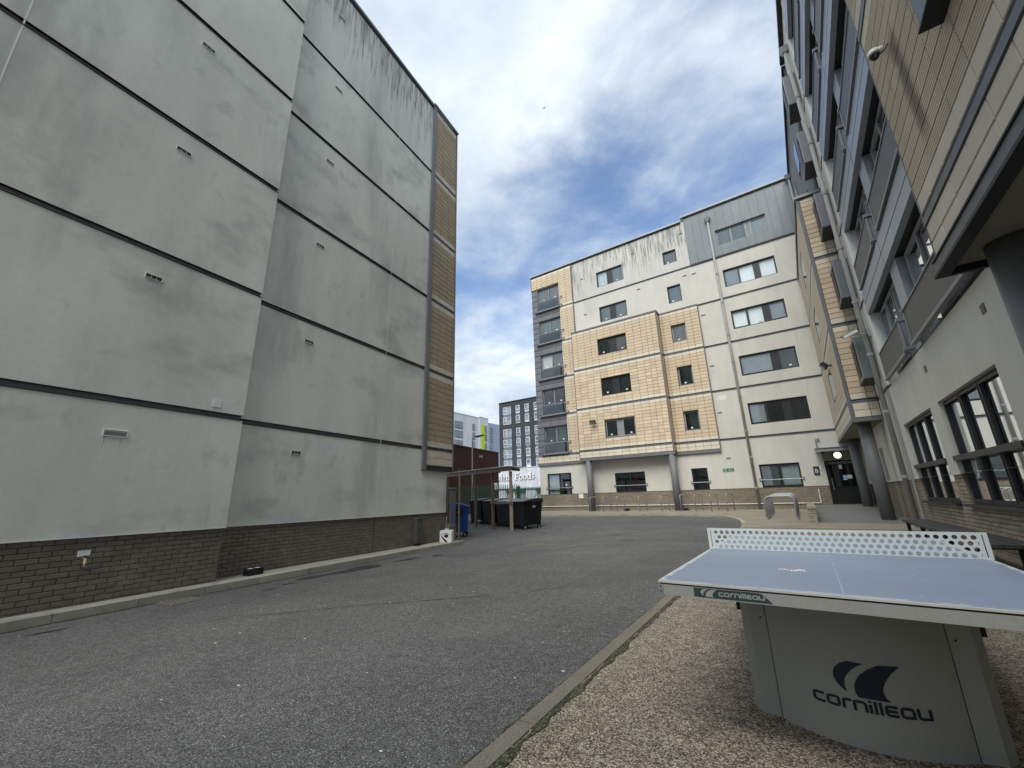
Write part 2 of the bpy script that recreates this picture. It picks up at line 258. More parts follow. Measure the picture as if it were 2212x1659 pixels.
def aggregate(name, cols, scale, bumpd, extra_stains=(), base_layers=(), rough=.9):
    m = bpy.data.materials.new(name); m.use_nodes = True; t = m.node_tree; n = t.nodes; l = t.links; b = n['Principled BSDF']
    b.inputs['Roughness'].default_value = rough; b.inputs['Specular IOR Level'].default_value = .25
    g = n.new('ShaderNodeNewGeometry')
    v = n.new('ShaderNodeTexVoronoi'); v.inputs['Scale'].default_value = scale; l.new(g.outputs['Position'], v.inputs['Vector'])
    s = n.new('ShaderNodeSeparateColor'); l.new(v.outputs['Color'], s.inputs[0])
    r = n.new('ShaderNodeValToRGB'); l.new(s.outputs[0], r.inputs[0]); r.color_ramp.elements.remove(r.color_ramp.elements[0])
    for i, (p, c) in enumerate(cols):
        e = r.color_ramp.elements[0] if i == 0 else r.color_ramp.elements.new(p); e.position = p; e.color = (*c, 1)
    d = n.new('ShaderNodeMapRange'); l.new(v.outputs['Distance'], d.inputs[0]); d.inputs[1].default_value = .25; d.inputs[2].default_value = .75; d.inputs[3].default_value = 1.0; d.inputs[4].default_value = .35
    sc = n.new('ShaderNodeVectorMath'); sc.operation = 'SCALE'; l.new(r.outputs[0], sc.inputs[0]); l.new(d.outputs[0], sc.inputs['Scale']); cur = sc.outputs[0]
    def noise(scl, de, off):
        mp = n.new('ShaderNodeMapping'); mp.inputs['Scale'].default_value = scl; mp.inputs['Location'].default_value = off; l.new(g.outputs['Position'], mp.inputs[0])
        x = n.new('ShaderNodeTexNoise'); x.inputs['Scale'].default_value = 1; x.inputs['Detail'].default_value = de; x.inputs['Roughness'].default_value = .6; l.new(mp.outputs[0], x.inputs['Vector']); return x.outputs['Fac']
    for i, (scl, am, de) in enumerate(base_layers):
        mr = n.new('ShaderNodeMapRange'); l.new(noise(scl, de, (i * 2.2, i, 0)), mr.inputs[0]); mr.inputs[1].default_value = .3; mr.inputs[2].default_value = .7; mr.inputs[3].default_value = 1 - am; mr.inputs[4].default_value = 1 + am
        q = n.new('ShaderNodeVectorMath'); q.operation = 'SCALE'; l.new(cur, q.inputs[0]); l.new(mr.outputs[0], q.inputs['Scale']); cur = q.outputs[0]
    for (scl, lo, hi, c, am, off) in extra_stains:
        mr = n.new('ShaderNodeMapRange'); mr.interpolation_type = 'SMOOTHSTEP'; l.new(noise(scl, 5, off), mr.inputs[0]); mr.inputs[1].default_value = lo; mr.inputs[2].default_value = hi; mr.inputs[4].default_value = am
        x = n.new('ShaderNodeMix'); x.data_type = 'RGBA'; l.new(mr.outputs[0], x.inputs[0]); l.new(cur, x.inputs[6]); x.inputs[7].default_value = (*c, 1); cur = x.outputs[2]
    l.new(cur, b.inputs['Base Color'])
    bp = n.new('ShaderNodeBump'); bp.inputs['Strength'].default_value = .8; bp.inputs['Distance'].default_value = bumpd; bp.invert = True
    l.new(v.outputs['Distance'], bp.inputs['Height']); l.new(bp.outputs[0], b.inputs['Normal']); return m
MT['asphalt'] = aggregate('asphalt', [(0, (.095, .095, .090)), (.45, (.150, .150, .142)), (.80, (.205, .205, .193)), (.94, (.26, .26, .245)), (.992, (.38, .38, .36))], 125, .006,
    [((1.4, 1.4, 1), .64, .74, (.045, .045, .042), .55, (3, 9, 0)), ((.5, .5, 1), .58, .74, (.17, .165, .15), .45, (1, 5, 0)), ((5, 2.2, 1), .70, .78, (.035, .035, .033), .6, (1, 1, 0))],
    [((.25, .25, 1), .16, 3), ((1.1, 1.1, 1), .10, 4), ((14, 14, 1), .18, 3)])
MT['gravel'] = aggregate('gravel', [(0, (.11, .085, .058)), (.25, (.25, .20, .14)), (.5, (.38, .315, .235)), (.75, (.50, .435, .345)), (.92, (.66, .61, .52))], 118, .009,
    [((2.2, 2.2, 1), .60, .74, (.11, .105, .065), .5, (2, 4, 0)), ((.8, .8, 1), .60, .75, (.16, .125, .085), .35, (7, 4, 0))],
    [((.7, .7, 1), .10, 3), ((9, 9, 1), .22, 3)])

# ------------------------------------------------------------------ mesh builder and object helpers
WL = {}                                                 # object name -> world location of its origin
def ident(a, z, d): return (a, d, z)
class MB:
    def __init__(s, fr=ident): s.v = []; s.f = []; s.fr = fr
    def add(s, pts, faces):
        b = len(s.v); s.v += [tuple(p) for p in pts]; s.f += [tuple(b + i for i in f) for f in faces]
    def quad(s, *p): s.add([s.fr(*q) for q in p], [tuple(range(len(p)))])
    def box(s, a0, a1, z0, z1, d0, d1):
        P = [s.fr(a, z, d) for a in (a0, a1) for z in (z0, z1) for d in (d0, d1)]
        s.add(P, [(0, 1, 3, 2), (4, 6, 7, 5), (0, 4, 5, 1), (2, 3, 7, 6), (0, 2, 6, 4), (1, 5, 7, 3)])
    def chbox(s, a0, a1, z0, z1, d0, d1, c):             # box whose front (d1) edges are chamfered
        P = [s.fr(a, z, d0) for a, z in ((a0, z0), (a1, z0), (a1, z1), (a0, z1))] + [s.fr(a, z, d1 - c) for a, z in ((a0, z0), (a1, z0), (a1, z1), (a0, z1))] + \
            [s.fr(a, z, d1) for a, z in ((a0 + c, z0 + c), (a1 - c, z0 + c), (a1 - c, z1 - c), (a0 + c, z1 - c))]
        F = [(8, 9, 10, 11)]
        for i in range(4): j = (i + 1) % 4; F += [(i, j, 4 + j, 4 + i), (4 + i, 4 + j, 8 + j, 8 + i)]
        s.add(P, F)
    def prism(s, poly, d0, d1):
        n = len(poly); P = [s.fr(a, z, d0) for a, z in poly] + [s.fr(a, z, d1) for a, z in poly]
        s.add(P, [tuple(range(n)), tuple(range(2 * n - 1, n - 1, -1))] + [(i, (i + 1) % n, n + (i + 1) % n, n + i) for i in range(n)])
    def tube(s, pts, r, n=8, caps=True, r2=None):         # world-space swept tube
        pts = [Vector(p) for p in pts]; rings = []
        for i, p in enumerate(pts):
            t = (pts[min(i + 1, len(pts) - 1)] - pts[max(i - 1, 0)]).normalized()
            a = t.orthogonal() if i == 0 else (u - t * u.dot(t))
            u = a.normalized(); v = t.cross(u); rr = r if r2 is None else r + (r2 - r) * i / (len(pts) - 1)
            rings.append([p + (u * math.cos(2 * math.pi * k / n) + v * math.sin(2 * math.pi * k / n)) * rr for k in range(n)])
        b = len(s.v); F = []
        for q in rings: s.v += [tuple(x) for x in q]
        for i in range(len(rings) - 1):
            for k in range(n): F.append((b + i * n + k, b + i * n + (k + 1) % n, b + (i + 1) * n + (k + 1) % n, b + (i + 1) * n + k))
        if caps: F += [tuple(b + k for k in range(n)), tuple(b + (len(rings) - 1) * n + k for k in range(n))]
        s.f += F
    def lathe(s, c, prof, n=16):                          # (r, z) profile about a vertical axis through c
        b = len(s.v)
        for r, z in prof: s.v += [(c[0] + r * math.cos(2 * math.pi * k / n), c[1] + r * math.sin(2 * math.pi * k / n), c[2] + z) for k in range(n)]
        for i in range(len(prof) - 1):
            for k in range(n): s.f.append((b + i * n + k, b + i * n + (k + 1) % n, b + (i + 1) * n + (k + 1) % n, b + (i + 1) * n + k))
        s.f += [tuple(b + k for k in range(n)), tuple(b + (len(prof) - 1) * n + k for k in range(n))]
    def mesh(s, name, m, smooth=False):
        me = bpy.data.meshes.new(name); me.from_pydata(s.v, [], s.f); bm = bmesh.new(); bm.from_mesh(me)
        bmesh.ops.recalc_face_normals(bm, faces=bm.faces); bm.to_mesh(me); bm.free()
        if m: me.materials.append(MT[m] if isinstance(m, str) else m)
        if smooth: me.polygons.foreach_set('use_smooth', [len(p.vertices) == 4 for p in me.polygons])
        return me
    def build(s, name, m, parent=None, smooth=False, **kw):
        return link(name, s.mesh(name, m, smooth), parent, **kw)
def link(name, me, parent=None, loc=(0, 0, 0), **kw):
    o = bpy.data.objects.new(name, me); C.objects.link(o); loc = Vector(loc)
    pl = WL[parent.name] if parent else Vector((0, 0, 0))
    if parent: o.parent = parent
    o.location = loc - pl; WL[o.name] = loc
    for k, v in kw.items(): o[k] = v
    return o
def thing(name, label, cat, loc=(0, 0, 0), group=None):
    o = link(name, None, None, loc, label=label, category=cat); o.empty_display_size = .2
    if group: o['group'] = group
    return o
def struct(o): o['kind'] = 'structure'; return o

A7 = R(27.2 - 34.6)
UL = Vector((math.sin(A7), math.cos(A7), 0)); NL = Vector((UL.y, -UL.x, 0))
def LF(a, z, d): return (UL.x * a + NL.x * d, UL.y * a + NL.y * d, z)      # left block: a along the wall, d absolute offset
YC, XR = 25.4, 2.5
def CF(a, z, d): return (a, YC - d, z)
def RF(a, z, d): return (XR - d, a, z)
XB = 1.724
def BLF(a, z, d): return (XB - d, a, z)
def HF(a, z, d): return (1.60 - d, a, z)                                    # near overhang face

def panel(mb, a0, a1, z0, z1, d, holes=(), depth=.14, side=.06):
    As = sorted({a0, a1, *[h[0] for h in holes], *[h[1] for h in holes]}); Zs = sorted({z0, z1, *[h[2] for h in holes], *[h[3] for h in holes]})
    As = [a for a in As if a0 <= a <= a1]; Zs = [q for q in Zs if z0 <= q <= z1]
    for i in range(len(As) - 1):
        for j in range(len(Zs) - 1):
            ca = (As[i] + As[i + 1]) / 2; cz = (Zs[j] + Zs[j + 1]) / 2
            if any(h[0] < ca < h[1] and h[2] < cz < h[3] for h in holes): continue
            mb.quad((As[i], Zs[j], d), (As[i + 1], Zs[j], d), (As[i + 1], Zs[j + 1], d), (As[i], Zs[j + 1], d))
    for (h0, h1, k0, k1) in holes:
        k0 = max(k0, z0); k1 = min(k1, z1); h0 = max(h0, a0); h1 = min(h1, a1)
        mb.quad((h0, k0, d), (h0, k1, d), (h0, k1, d - depth), (h0, k0, d - depth)); mb.quad((h1, k0, d), (h1, k1, d), (h1, k1, d - depth), (h1, k0, d - depth))
        if k1 < z1: mb.quad((h0, k1, d), (h1, k1, d), (h1, k1, d - depth), (h0, k1, d - depth))
        if k0 > z0: mb.quad((h0, k0, d), (h1, k0, d), (h1, k0, d - depth), (h0, k0, d - depth))
    for p, q in (((a0, z0), (a1, z0)), ((a1, z0), (a1, z1)), ((a1, z1), (a0, z1)), ((a0, z1), (a0, z0))):
        if side: mb.quad((p[0], p[1], d), (q[0], q[1], d), (q[0], q[1], d - side), (p[0], p[1], d - side))

def curtain_mesh(fr, a0, a1, z0, z1, d, amp=.03, n=None):
    mb = MB(fr); n = n or max(6, int((a1 - a0) / .05)); P = []
    for i in range(n + 1):
        a = a0 + (a1 - a0) * i / n; dd = d + amp * math.sin(i * 1.9 + a0 * 7) * (.6 + .4 * math.sin(i * .7))
        P += [(a, z0, dd), (a, z1, dd)]
    mb.add([fr(*p) for p in P], [(2 * i, 2 * i + 2, 2 * i + 3, 2 * i + 1) for i in range(n)]); return mb

def window(parent, fr, a0, a1, z0, z1, d, lights, fm='frame', fw=.075, ft=.06, name='window', transom=None, glass='glass', sill=False, room='room'):
    """frame at outward offset d; lights = (f0, f1, kind, opt); kind says what shows behind the pane."""
    mb = MB(fr); T = d - ft
    mb.box(a0, a1, z0, z0 + fw, T, d); mb.box(a0, a1, z1 - fw, z1, T, d); mb.box(a0, a0 + fw, z0 + fw, z1 - fw, T, d); mb.box(a1 - fw, a1, z0 + fw, z1 - fw, T, d)
    W = a1 - a0
    for f0, *_ in lights[1:]: c = a0 + W * f0; mb.box(c - fw * .55, c + fw * .55, z0 + fw, z1 - fw, T + .004, d - .004)
    if transom: mb.box(a0 + fw, a1 - fw, transom - fw * .6, transom + fw * .6, T + .008, d - .008)
    o = mb.build(name, fm, parent)
    bk = MB(fr); bk.box(a0 + .005, a1 - .005, z0 + .005, z1 - .005, T - .24, T - .23); bk.build('room_wall', room, o)
    for L in lights:
        f0, f1, kind = L[:3]; opt = L[3] if len(L) > 3 else {}
        p0 = a0 + W * f0 + fw * .5; p1 = a0 + W * f1 - fw * .5; q0, q1 = z0 + fw * .9, z1 - fw * .9
        if kind == 'panel':
            x = MB(fr); x.box(p0 - .01, p1 + .01, q0, q1, T, d - .018); x.build('spandrel', opt.get('m', fm), o); continue
        g = MB(fr); g.quad((p0, q0, T + .025), (p1, q0, T + .025), (p1, q1, T + .025), (p0, q1, T + .025)); g.build('pane', 'glass_clear' if glass == 'glass' and kind in ('blind', 'net', 'net_warm', 'frosted') else glass, o)
        if kind in ('blind', 'net', 'net_warm', 'frosted'):
            x = curtain_mesh(fr, p0, p1, q0, q1, T - .02, .012 if kind != 'blind' else .002); x.build('net_curtain' if kind.startswith('net') else 'blind', kind, o)
        elif kind in ('teal', 'curtain_red'):
            s0, s1 = opt.get('span', (0, 1)); x = curtain_mesh(fr, p0 + (p1 - p0) * s0, p0 + (p1 - p0) * s1, q0, q1, T - .09, .03); x.build('curtain', kind, o)
        if opt.get('sticker'):
            sa, sz = opt['sticker']; x = MB(fr); ca = p0 + (p1 - p0) * sa; cz = q0 + (q1 - q0) * sz; x.box(ca - .06, ca + .06, cz - .04, cz + .04, T + .030, T + .033); x.build('sticker', 'paper', o)
        if opt.get('sash'):                               # an opening light with its own proud frame
            x = MB(fr); w2 = .034
            for b in ((p0, p1, q0, q0 + w2), (p0, p1, q1 - w2, q1), (p0, p0 + w2, q0 + w2, q1 - w2), (p1 - w2, p1, q0 + w2, q1 - w2)): x.box(*b, d - .01, d + .02)
            x.build('sash', fm, o)
    if sill: x = MB(fr); x.box(a0 - .05, a1 + .05, z0 - .05, z0 - .004, d - .02, d + .16); x.build('sill', fm, o)
    return o

def tile_mesh(name, fr_axes, w_, h_, t, m, ribs=0):
    """a cladding tile centred on its own origin; fr_axes maps (a, z, d) to world axes."""
    mb = MB(fr_axes); c = .006
    if not ribs: mb.chbox(-w_ / 2, w_ / 2, -h_ / 2, h_ / 2, 0, t, c)
    else:
        prof = []
        for i in range(ribs): z0 = -h_ / 2 + h_ * i / ribs; s = h_ / ribs; prof += [(z0 + s * .12, t), (z0 + s * .78, t), (z0 + s * .82, t - .006), (z0 + s * .98, t - .006)]
        prof = [(-h_ / 2, 0)] + prof + [(h_ / 2, 0)]
        P = [fr_axes(a, z, d) for a in (-w_ / 2, w_ / 2) for z, d in prof]; n = len(prof)
        mb.add(P, [(i, i + 1, n + i + 1, n + i) for i in range(n - 1)] + [tuple(range(n)), tuple(range(2 * n - 1, n - 1, -1))])
    return mb.mesh(name, m)

class Cladder:
    """lays tiles on a facade: the first `cap` become objects sharing meshes, the rest one joined part."""
    def __init__(s, parent, axes, frame, cap=300, part='tile', gap=.015, t=.022): s.p = parent; s.ax = axes; s.fr = frame; s.cap = cap; s.n = 0; s.cache = {}; s.rest = {}; s.part = part; s.gap = gap; s.t = t
    def put(s, a0, a1, z0, z1, d, m, ribs=0):
        w_, h_ = a1 - a0 - s.gap, z1 - z0 - s.gap
        if w_ < .02 or h_ < .02: return
        if s.n < s.cap:
            k = (round(w_, 3), round(h_, 3), m, ribs)
            if k not in s.cache: s.cache[k] = tile_mesh(s.part, s.ax, w_, h_, s.t, m, ribs)
            link(s.part, s.cache[k], s.p, s.fr((a0 + a1) / 2, (z0 + z1) / 2, d)); s.n += 1
        else:
            b = s.rest.setdefault(m, MB(s.fr)); b.chbox(a0 + s.gap / 2, a1 - s.gap / 2, z0 + s.gap / 2, z1 - s.gap / 2, d, d + s.t, .006)
    def finish(s, name=None):
        for m, b in s.rest.items(): b.build((name or s.part + '_field'), m, s.p, kind='stuff')
def axC(a, z, d): return (a, -d, z)
def axR(a, z, d): return (-d, a, z)
def axL(a, z, d): return tuple(UL * a + NL * d + Vector((0, 0, z)))
def cut(a0, a1, z0, z1, holes):
    """split a tile rectangle by openings: returns the pieces left"""
    out = [(a0, a1, z0, z1)]
    for h in holes:
        nx = []
        for (p0, p1, q0, q1) in out:
            if p1 <= h[0] + .001 or p0 >= h[1] - .001 or q1 <= h[2] + .001 or q0 >= h[3] - .001: nx.append((p0, p1, q0, q1)); continue
            if p0 < h[0]: nx.append((p0, h[0], q0, q1))
            if p1 > h[1]: nx.append((h[1], p1, q0, q1))
            m0, m1 = max(p0, h[0]), min(p1, h[1])
            if q0 < h[2]: nx.append((m0, m1, q0, h[2]))
            if q1 > h[3]: nx.append((m0, m1, h[3], q1))
        out = nx
    return [r for r in out if r[1] - r[0] > .03 and r[3] - r[2] > .03]

def text_mesh(s, size, extrude=.001, spacing=1.0):
    cu = bpy.data.curves.new('lettering', 'FONT'); cu.body = s; cu.size = size; cu.extrude = extrude; cu.align_x = 'CENTER'; cu.align_y = 'CENTER'; cu.space_character = spacing; cu.resolution_u = 3
    o = bpy.data.objects.new('lettering', cu); C.objects.link(o); bpy.context.view_layer.update()
    me = bpy.data.meshes.new_from_object(o.evaluated_get(bpy.context.evaluated_depsgraph_get())); bpy.data.objects.remove(o); bpy.data.curves.remove(cu); return me
def text_on(name, s, size, fr, a, z, d, m, parent, extrude=.001, spacing=1.0, flip=1):
    me = text_mesh(s, size, extrude, spacing)
    for v in me.vertices: v.co = Vector(fr(a + flip * v.co.x, z + v.co.y, d + v.co.z))
    me.materials.clear(); me.materials.append(MT[m]); return link(name, me, parent)

# ------------------------------------------------------------------ ground
CP = []
for s_ in (-6, 0, 6, 12): CP += [(*LF(s_, 0, -8.2)[:2], -.25), (*LF(s_, 0, -8.9)[:2], -.25), (*LF(s_, 0, -14)[:2], -.25)]
CP += [(-1.5, -5, 0), (-1.5, 0, 0), (-1.52, 3, 0), (-1.6, 6, 0), (-1.72, 10, .02), (-1.88, 14.6, .03), (2.4, -5, 0), (2.4, 0, 0), (2.4, 6, 0), (2.4, 14, .09),
       (-12.9, 21.2, .13), (-9.5, 21.6, .14), (-6.3, 22.2, .15), (-4.3, 21.6, .14), (-3.85, 21.4, .135), (-3.07, 20.6, .12), (-2.45, 19, .085), (-2.13, 17.4, .06), (-1.95, 16.2, .03),
       (-11, 15.6, -.20), (-12.5, 16.3, -.19), (-15.4, 25.4, .10), (-17.3, 19.5, -.02), (-16, 14, -.22), (-25, 26, -.02), (-6, 28, .2), (-60, 60, 0), (0, 60, .1), (-60, 0, -.2), (10, -8, 0), (-10, -8, -.24), (10, 30, .2), (-60, 100, 0)]
CP = np.array(CP); _n = len(CP)
def _phi(r2): return np.where(r2 > 0, .5 * r2 * np.log(np.maximum(r2, 1e-12)), 0)
_d2 = ((CP[:, None, :2] - CP[None, :, :2]) ** 2).sum(-1); _A = np.zeros((_n + 3, _n + 3)); _A[:_n, :_n] = _phi(_d2) + .4 * np.eye(_n); _A[:_n, _n] = 1; _A[:_n, _n + 1:] = CP[:, :2]; _A[_n, :_n] = 1; _A[_n + 1:, :_n] = CP[:, :2].T
_w = np.linalg.solve(_A, np.concatenate([CP[:, 2], [0, 0, 0]]))
def gz(x, y):
    x = np.asarray(x, float); y = np.asarray(y, float); d2 = (x[..., None] - CP[:, 0]) ** 2 + (y[..., None] - CP[:, 1]) ** 2
    return np.clip(_phi(d2) @ _w[:_n] + _w[_n] + _w[_n + 1] * x + _w[_n + 2] * y, -.3, .4)
def g1(x, y): return float(gz(x, y))
def pav(y): return .10 + max(0, y - 14.6) * .02
def ramp(y): return .155 + max(0, y - 17) * .0435
xs = np.concatenate([np.arange(-90, -24, 6), np.arange(-24, 12.1, .4)]); ys = np.concatenate([np.arange(-10, 32, .4), np.arange(32, 130, 7)])
X, Y = np.meshgrid(xs, ys); Z = gz(X, Y); nx, ny = len(xs), len(ys)
me = bpy.data.meshes.new('asphalt'); me.from_pydata([(float(a), float(b), float(c)) for a, b, c in zip(X.ravel(), Y.ravel(), Z.ravel())], [], [(j * nx + i, j * nx + i + 1, (j + 1) * nx + i + 1, (j + 1) * nx + i) for j in range(ny - 1) for i in range(nx - 1)])
me.materials.append(MT['asphalt']); me.polygons.foreach_set('use_smooth', [True] * len(me.polygons)); struct(link('asphalt', me))
mb = MB(); mb.add([(-2500, -2500, -1.2), (2500, -2500, -1.2), (2500, 2500, -1.2), (-2500, 2500, -1.2)], [(0, 1, 2, 3)]); struct(mb.build('ground', 'concrete'))
def edge_x(y): return -1.49 - .0275 * (y - 1.7)
# resin gravel
pts = []; fs = []; yy = np.arange(-6, 14.7, .3)
for y in yy:
    for k in range(12):
        x = edge_x(y) + (XR + .2 - edge_x(y)) * k / 11; pts.append((x, y, g1(x, y) + .012))
fs = [(j * 12 + i, j * 12 + i + 1, (j + 1) * 12 + i + 1, (j + 1) * 12 + i) for j in range(len(yy) - 1) for i in range(11)]
me = bpy.data.meshes.new('gravel'); me.from_pydata(pts, [], fs); me.materials.append(MT['gravel']); struct(link('gravel', me))
# loose stones on the gravel near the camera
stone = MB(); stone.add([(.006, 0, 0), (-.004, .005, 0), (-.005, -.005, 0), (.001, .001, .006), (.003, .005, .003), (.002, -.005, .003)], [(0, 4, 3), (4, 1, 3), (1, 2, 3), (2, 5, 3), (5, 0, 3), (0, 1, 4), (0, 5, 2)])
sv = []; sf = []
for i in range(9000):
    y = random.uniform(.6, 4.6); x = edge_x(y) + random.random() ** 1.1 * (2.3 - edge_x(y)); z0 = .014 + g1(x, y) * 0; a = random.random() * 6.3; k = random.uniform(.55, 1.25); ca, sa = math.cos(a) * k, math.sin(a) * k
    b = len(sv)
    for p in stone.v: sv.append((x + p[0] * ca - p[1] * sa, y + p[0] * sa + p[1] * ca, z0 + p[2] * k))
    sf += [tuple(b + q for q in f) for f in stone.f]
me = bpy.data.meshes.new('loose_gravel'); me.from_pydata(sv, [], sf); me.materials.append(mat('stone', (.34, .27, .19), .8, .3, layers=[((70, 70, 70), .65, 2), ((160, 160, 160), .35, 2)])); o = link('loose_gravel', me); o['kind'] = 'stuff'
# edging strip: individual stones
ed = link('edging', None); ed['kind'] = 'structure'
y = -1.2 - .3
while y < 14.5:
    y1 = y + .914; mb = MB(); a = [(edge_x(y + .004), y + .004), (edge_x(y + .004) + .1, y + .004), (edge_x(y1 - .004) + .1, y1 - .004), (edge_x(y1 - .004), y1 - .004)]
    zz = [g1(p[0], p[1]) for p in a]; t = .020; mb.add([(p[0], p[1], q - .15) for p, q in zip(a, zz)] + [(p[0], p[1], q + t) for p, q in zip(a, zz)], [(0, 1, 2, 3), (4, 5, 6, 7), (0, 1, 5, 4), (1, 2, 6, 5), (2, 3, 7, 6), (3, 0, 4, 7)])
    mb.build('edging_stone', 'edging', ed); y = y1
# pavement in front of the far block
kc = [(-16.2, 20.9), (-15.5, 21.0), (-12.9, 21.2), (-11.2, 21.35), (-9.5, 21.6), (-7.9, 21.95), (-6.3, 22.2), (-5.2, 21.98), (-4.3, 21.66), (-3.7, 21.2), (-3.15, 20.6), (-2.75, 19.8), (-2.45, 19.0), (-2.25, 18.2), (-2.1, 17.4), (-2.0, 16.6), (-1.93, 15.6), (-1.86, 14.6)]
top = [(x, y, pav(y)) for x, y in kc]; far_ = [(x, YC + .3, pav(YC)) for x, _ in kc[:10]] + [(XR + .1, yy_, pav(yy_)) for yy_ in (25.4, 23, 21, 19.5, 18.5, 17.5, 16.5, 14.6)]
mb = MB(); n = len(kc); mb.add(top + far_, [(i, i + 1, n + i + 1, n + i) for i in range(n - 1)]); struct(mb.build('pavement', 'paving'))
kb = link('kerb', None); kb['kind'] = 'structure'
def resample(P, L):
    out = [Vector(P[0])]; acc = 0; P = [Vector(p) for p in P]
    for a, b in zip(P, P[1:]):
        d = (b - a).length; t = L - acc
        while t <= d: out.append(a + (b - a) * t / d); t += L
        acc = (acc + d) % L
    return out
ks = resample(kc, .914)
for a, b in zip(ks, ks[1:]):
    t = (b - a).normalized(); nrm = Vector((-t.y, t.x)); a2 = a + t * .004; b2 = b - t * .004; W_ = .125
    P = [a2 - nrm * .012, b2 - nrm * .012, b2 + nrm * W_, a2 + nrm * W_]
    low = .03 if a.y < 17.2 and a.x > -2.6 else 0
    mb = MB(); mb.add([(p.x, p.y, pav(p.y) - .30) for p in P] + [(p.x, p.y, pav(p.y) + .006 - low * 2) for p in P], [(0, 1, 2, 3), (4, 5, 6, 7), (0, 1, 5, 4), (1, 2, 6, 5), (2, 3, 7, 6), (3, 0, 4, 7)]); mb.build('kerb_stone', 'kerb', kb)
# kerb along the grey block
kl = link('kerb_by_wall', None); kl['kind'] = 'structure'
s_ = -3.0
while s_ < 12.0:
    e_ = min(s_ + .914, 12.12); mb = MB(LF); mb.prism([(s_ + .004, -.60), (e_ - .004, -.60), (e_ - .004, -.128), (s_ + .004, -.128)], -8.335, -8.20)
    mb.build('kerb_stone', 'kerb', kl); s_ = e_
mb = MB(LF); mb.box(-4, 12.10, -.6, -.134, -9.1, -8.338); struct(mb.build('plinth_strip', 'kerb'))
# terrace ramp to door
mb = MB()
P = [(.17, 17.0), (XR + .05, 17.0), (XR + .05, YC + .1), (.17, YC + .1)]
mb.add([(x, y, ramp(y)) for x, y in P] + [(x, y, -.3) for x, y in P], [(0, 1, 2, 3), (0, 1, 5, 4), (1, 2, 6, 5), (2, 3, 7, 6), (3, 0, 4, 7)]); struct(mb.build('ramp', 'concrete'))
mb = MB(); mb.box(.17, XR, .02, .165, 16.86, 16.995); struct(mb.build('ramp_edge', 'kerb'))
mb = MB(); mb.box(-1.8, 2.4, .02, pav(15.2) + .012, 15.15, 15.27); struct(mb.build('paving_edge', 'edging'))
# pale repair patches and the tar seam
def decal(name, cx, cy, rx, ry, m, seed, dz=.006):
    rnd = random.Random(seed); k = 22; P = [(cx, cy)] + [(cx + math.cos(2 * math.pi * i / k) * rx * rnd.uniform(.65, 1.1), cy + math.sin(2 * math.pi * i / k) * ry * rnd.uniform(.65, 1.1)) for i in range(k)]
    mb = MB(); mb.add([(x, y, g1(x, y) + dz) for x, y in P], [(0, i + 1, (i + 1) % k + 1) for i in range(k)]); return struct(mb.build(name, m))
MT['worn'] = aggregate('worn', [(0, (.13, .12, .10)), (.5, (.20, .18, .15)), (.9, (.30, .28, .23))], 90, .006)
MT['tar'] = mat('tar', (.040, .040, .038), .85, .2, layers=[((12, 12, 1), .3, 3)])
decal('worn_patch', -6.9, 11.1, .48, .42, 'worn', 3); decal('tar_patch', *LF(7.1, 0, -7.6)[:2], .22, .75, 'tar', 5); decal('tar_patch', *LF(6.0, 0, -7.75)[:2], .16, .32, 'tar', 6); decal('tar_patch', *LF(8.6, 0, -7.5)[:2], .12, .5, 'tar', 9)
MT['moss'] = aggregate('moss', [(0, (.050, .055, .030)), (.5, (.085, .090, .052)), (.9, (.15, .15, .095))], 60, .006)
def ribbon(name, P, w_, m, dz, seed=1, jit=.3):
    rnd = random.Random(seed); Q = [Vector((x, y, 0)) for x, y in P]; D = []
    for a_, b_ in zip(Q, Q[1:]):
        k_ = max(2, int((b_ - a_).length / .09)); D += [a_ + (b_ - a_) * (i / k_) for i in range(k_)]
    D.append(Q[-1]); v = []; 
    for i, p in enumerate(D):
        t = (D[min(i + 1, len(D) - 1)] - D[max(i - 1, 0)]).normalized(); nn = Vector((-t.y, t.x, 0)); ww = w_ * rnd.uniform(1 - jit, 1 + jit) * min(1, i * .3 + .15, (len(D) - 1 - i) * .3 + .15); off = nn * rnd.uniform(-.4, .4) * w_ * jit
        for q in (p + off + nn * ww, p + off - nn * ww): v.append((q.x, q.y, g1(q.x, q.y) + dz))
    mb = MB(); mb.add(v, [(2 * i, 2 * i + 1, 2 * i + 3, 2 * i + 2) for i in range(len(D) - 1)]); o = mb.build(name, m); o['kind'] = 'stuff'; return o
L2 = lambda s_, d: tuple(LF(s_, 0, d)[:2])
ribbon('moss', [L2(1.4, -8.17), L2(2.6, -8.17), L2(3.6, -8.18)], .05, 'moss', .006, 2, .7); ribbon('moss', [L2(4.0, -8.18), L2(6.2, -8.18), L2(9, -8.18)], .022, 'moss', .006, 3, .7)
ribbon('moss', [(edge_x(y) - .012, y) for y in (.6, 2, 3.4, 5, 7)], .016, 'moss', .006, 4, .8); ribbon('moss', [(edge_x(y) + .125, y) for y in (.8, 2, 3.4, 5, 8)], .022, 'moss', .017, 5, .8)
ribbon('tar_crack', [(-8.3, 8.2), (-7.4, 8.9), (-6.9, 9.0), (-6.0, 9.7), (-5.2, 10.6), (-4.1, 11.2)], .016, 'tar', .004, 6, .8); ribbon('tar_crack', [(-6.4, 2.4), (-5.2, 3.6), (-3.9, 4.6), (-2.7, 5.9)], .007, 'tar', .004, 7, .8)
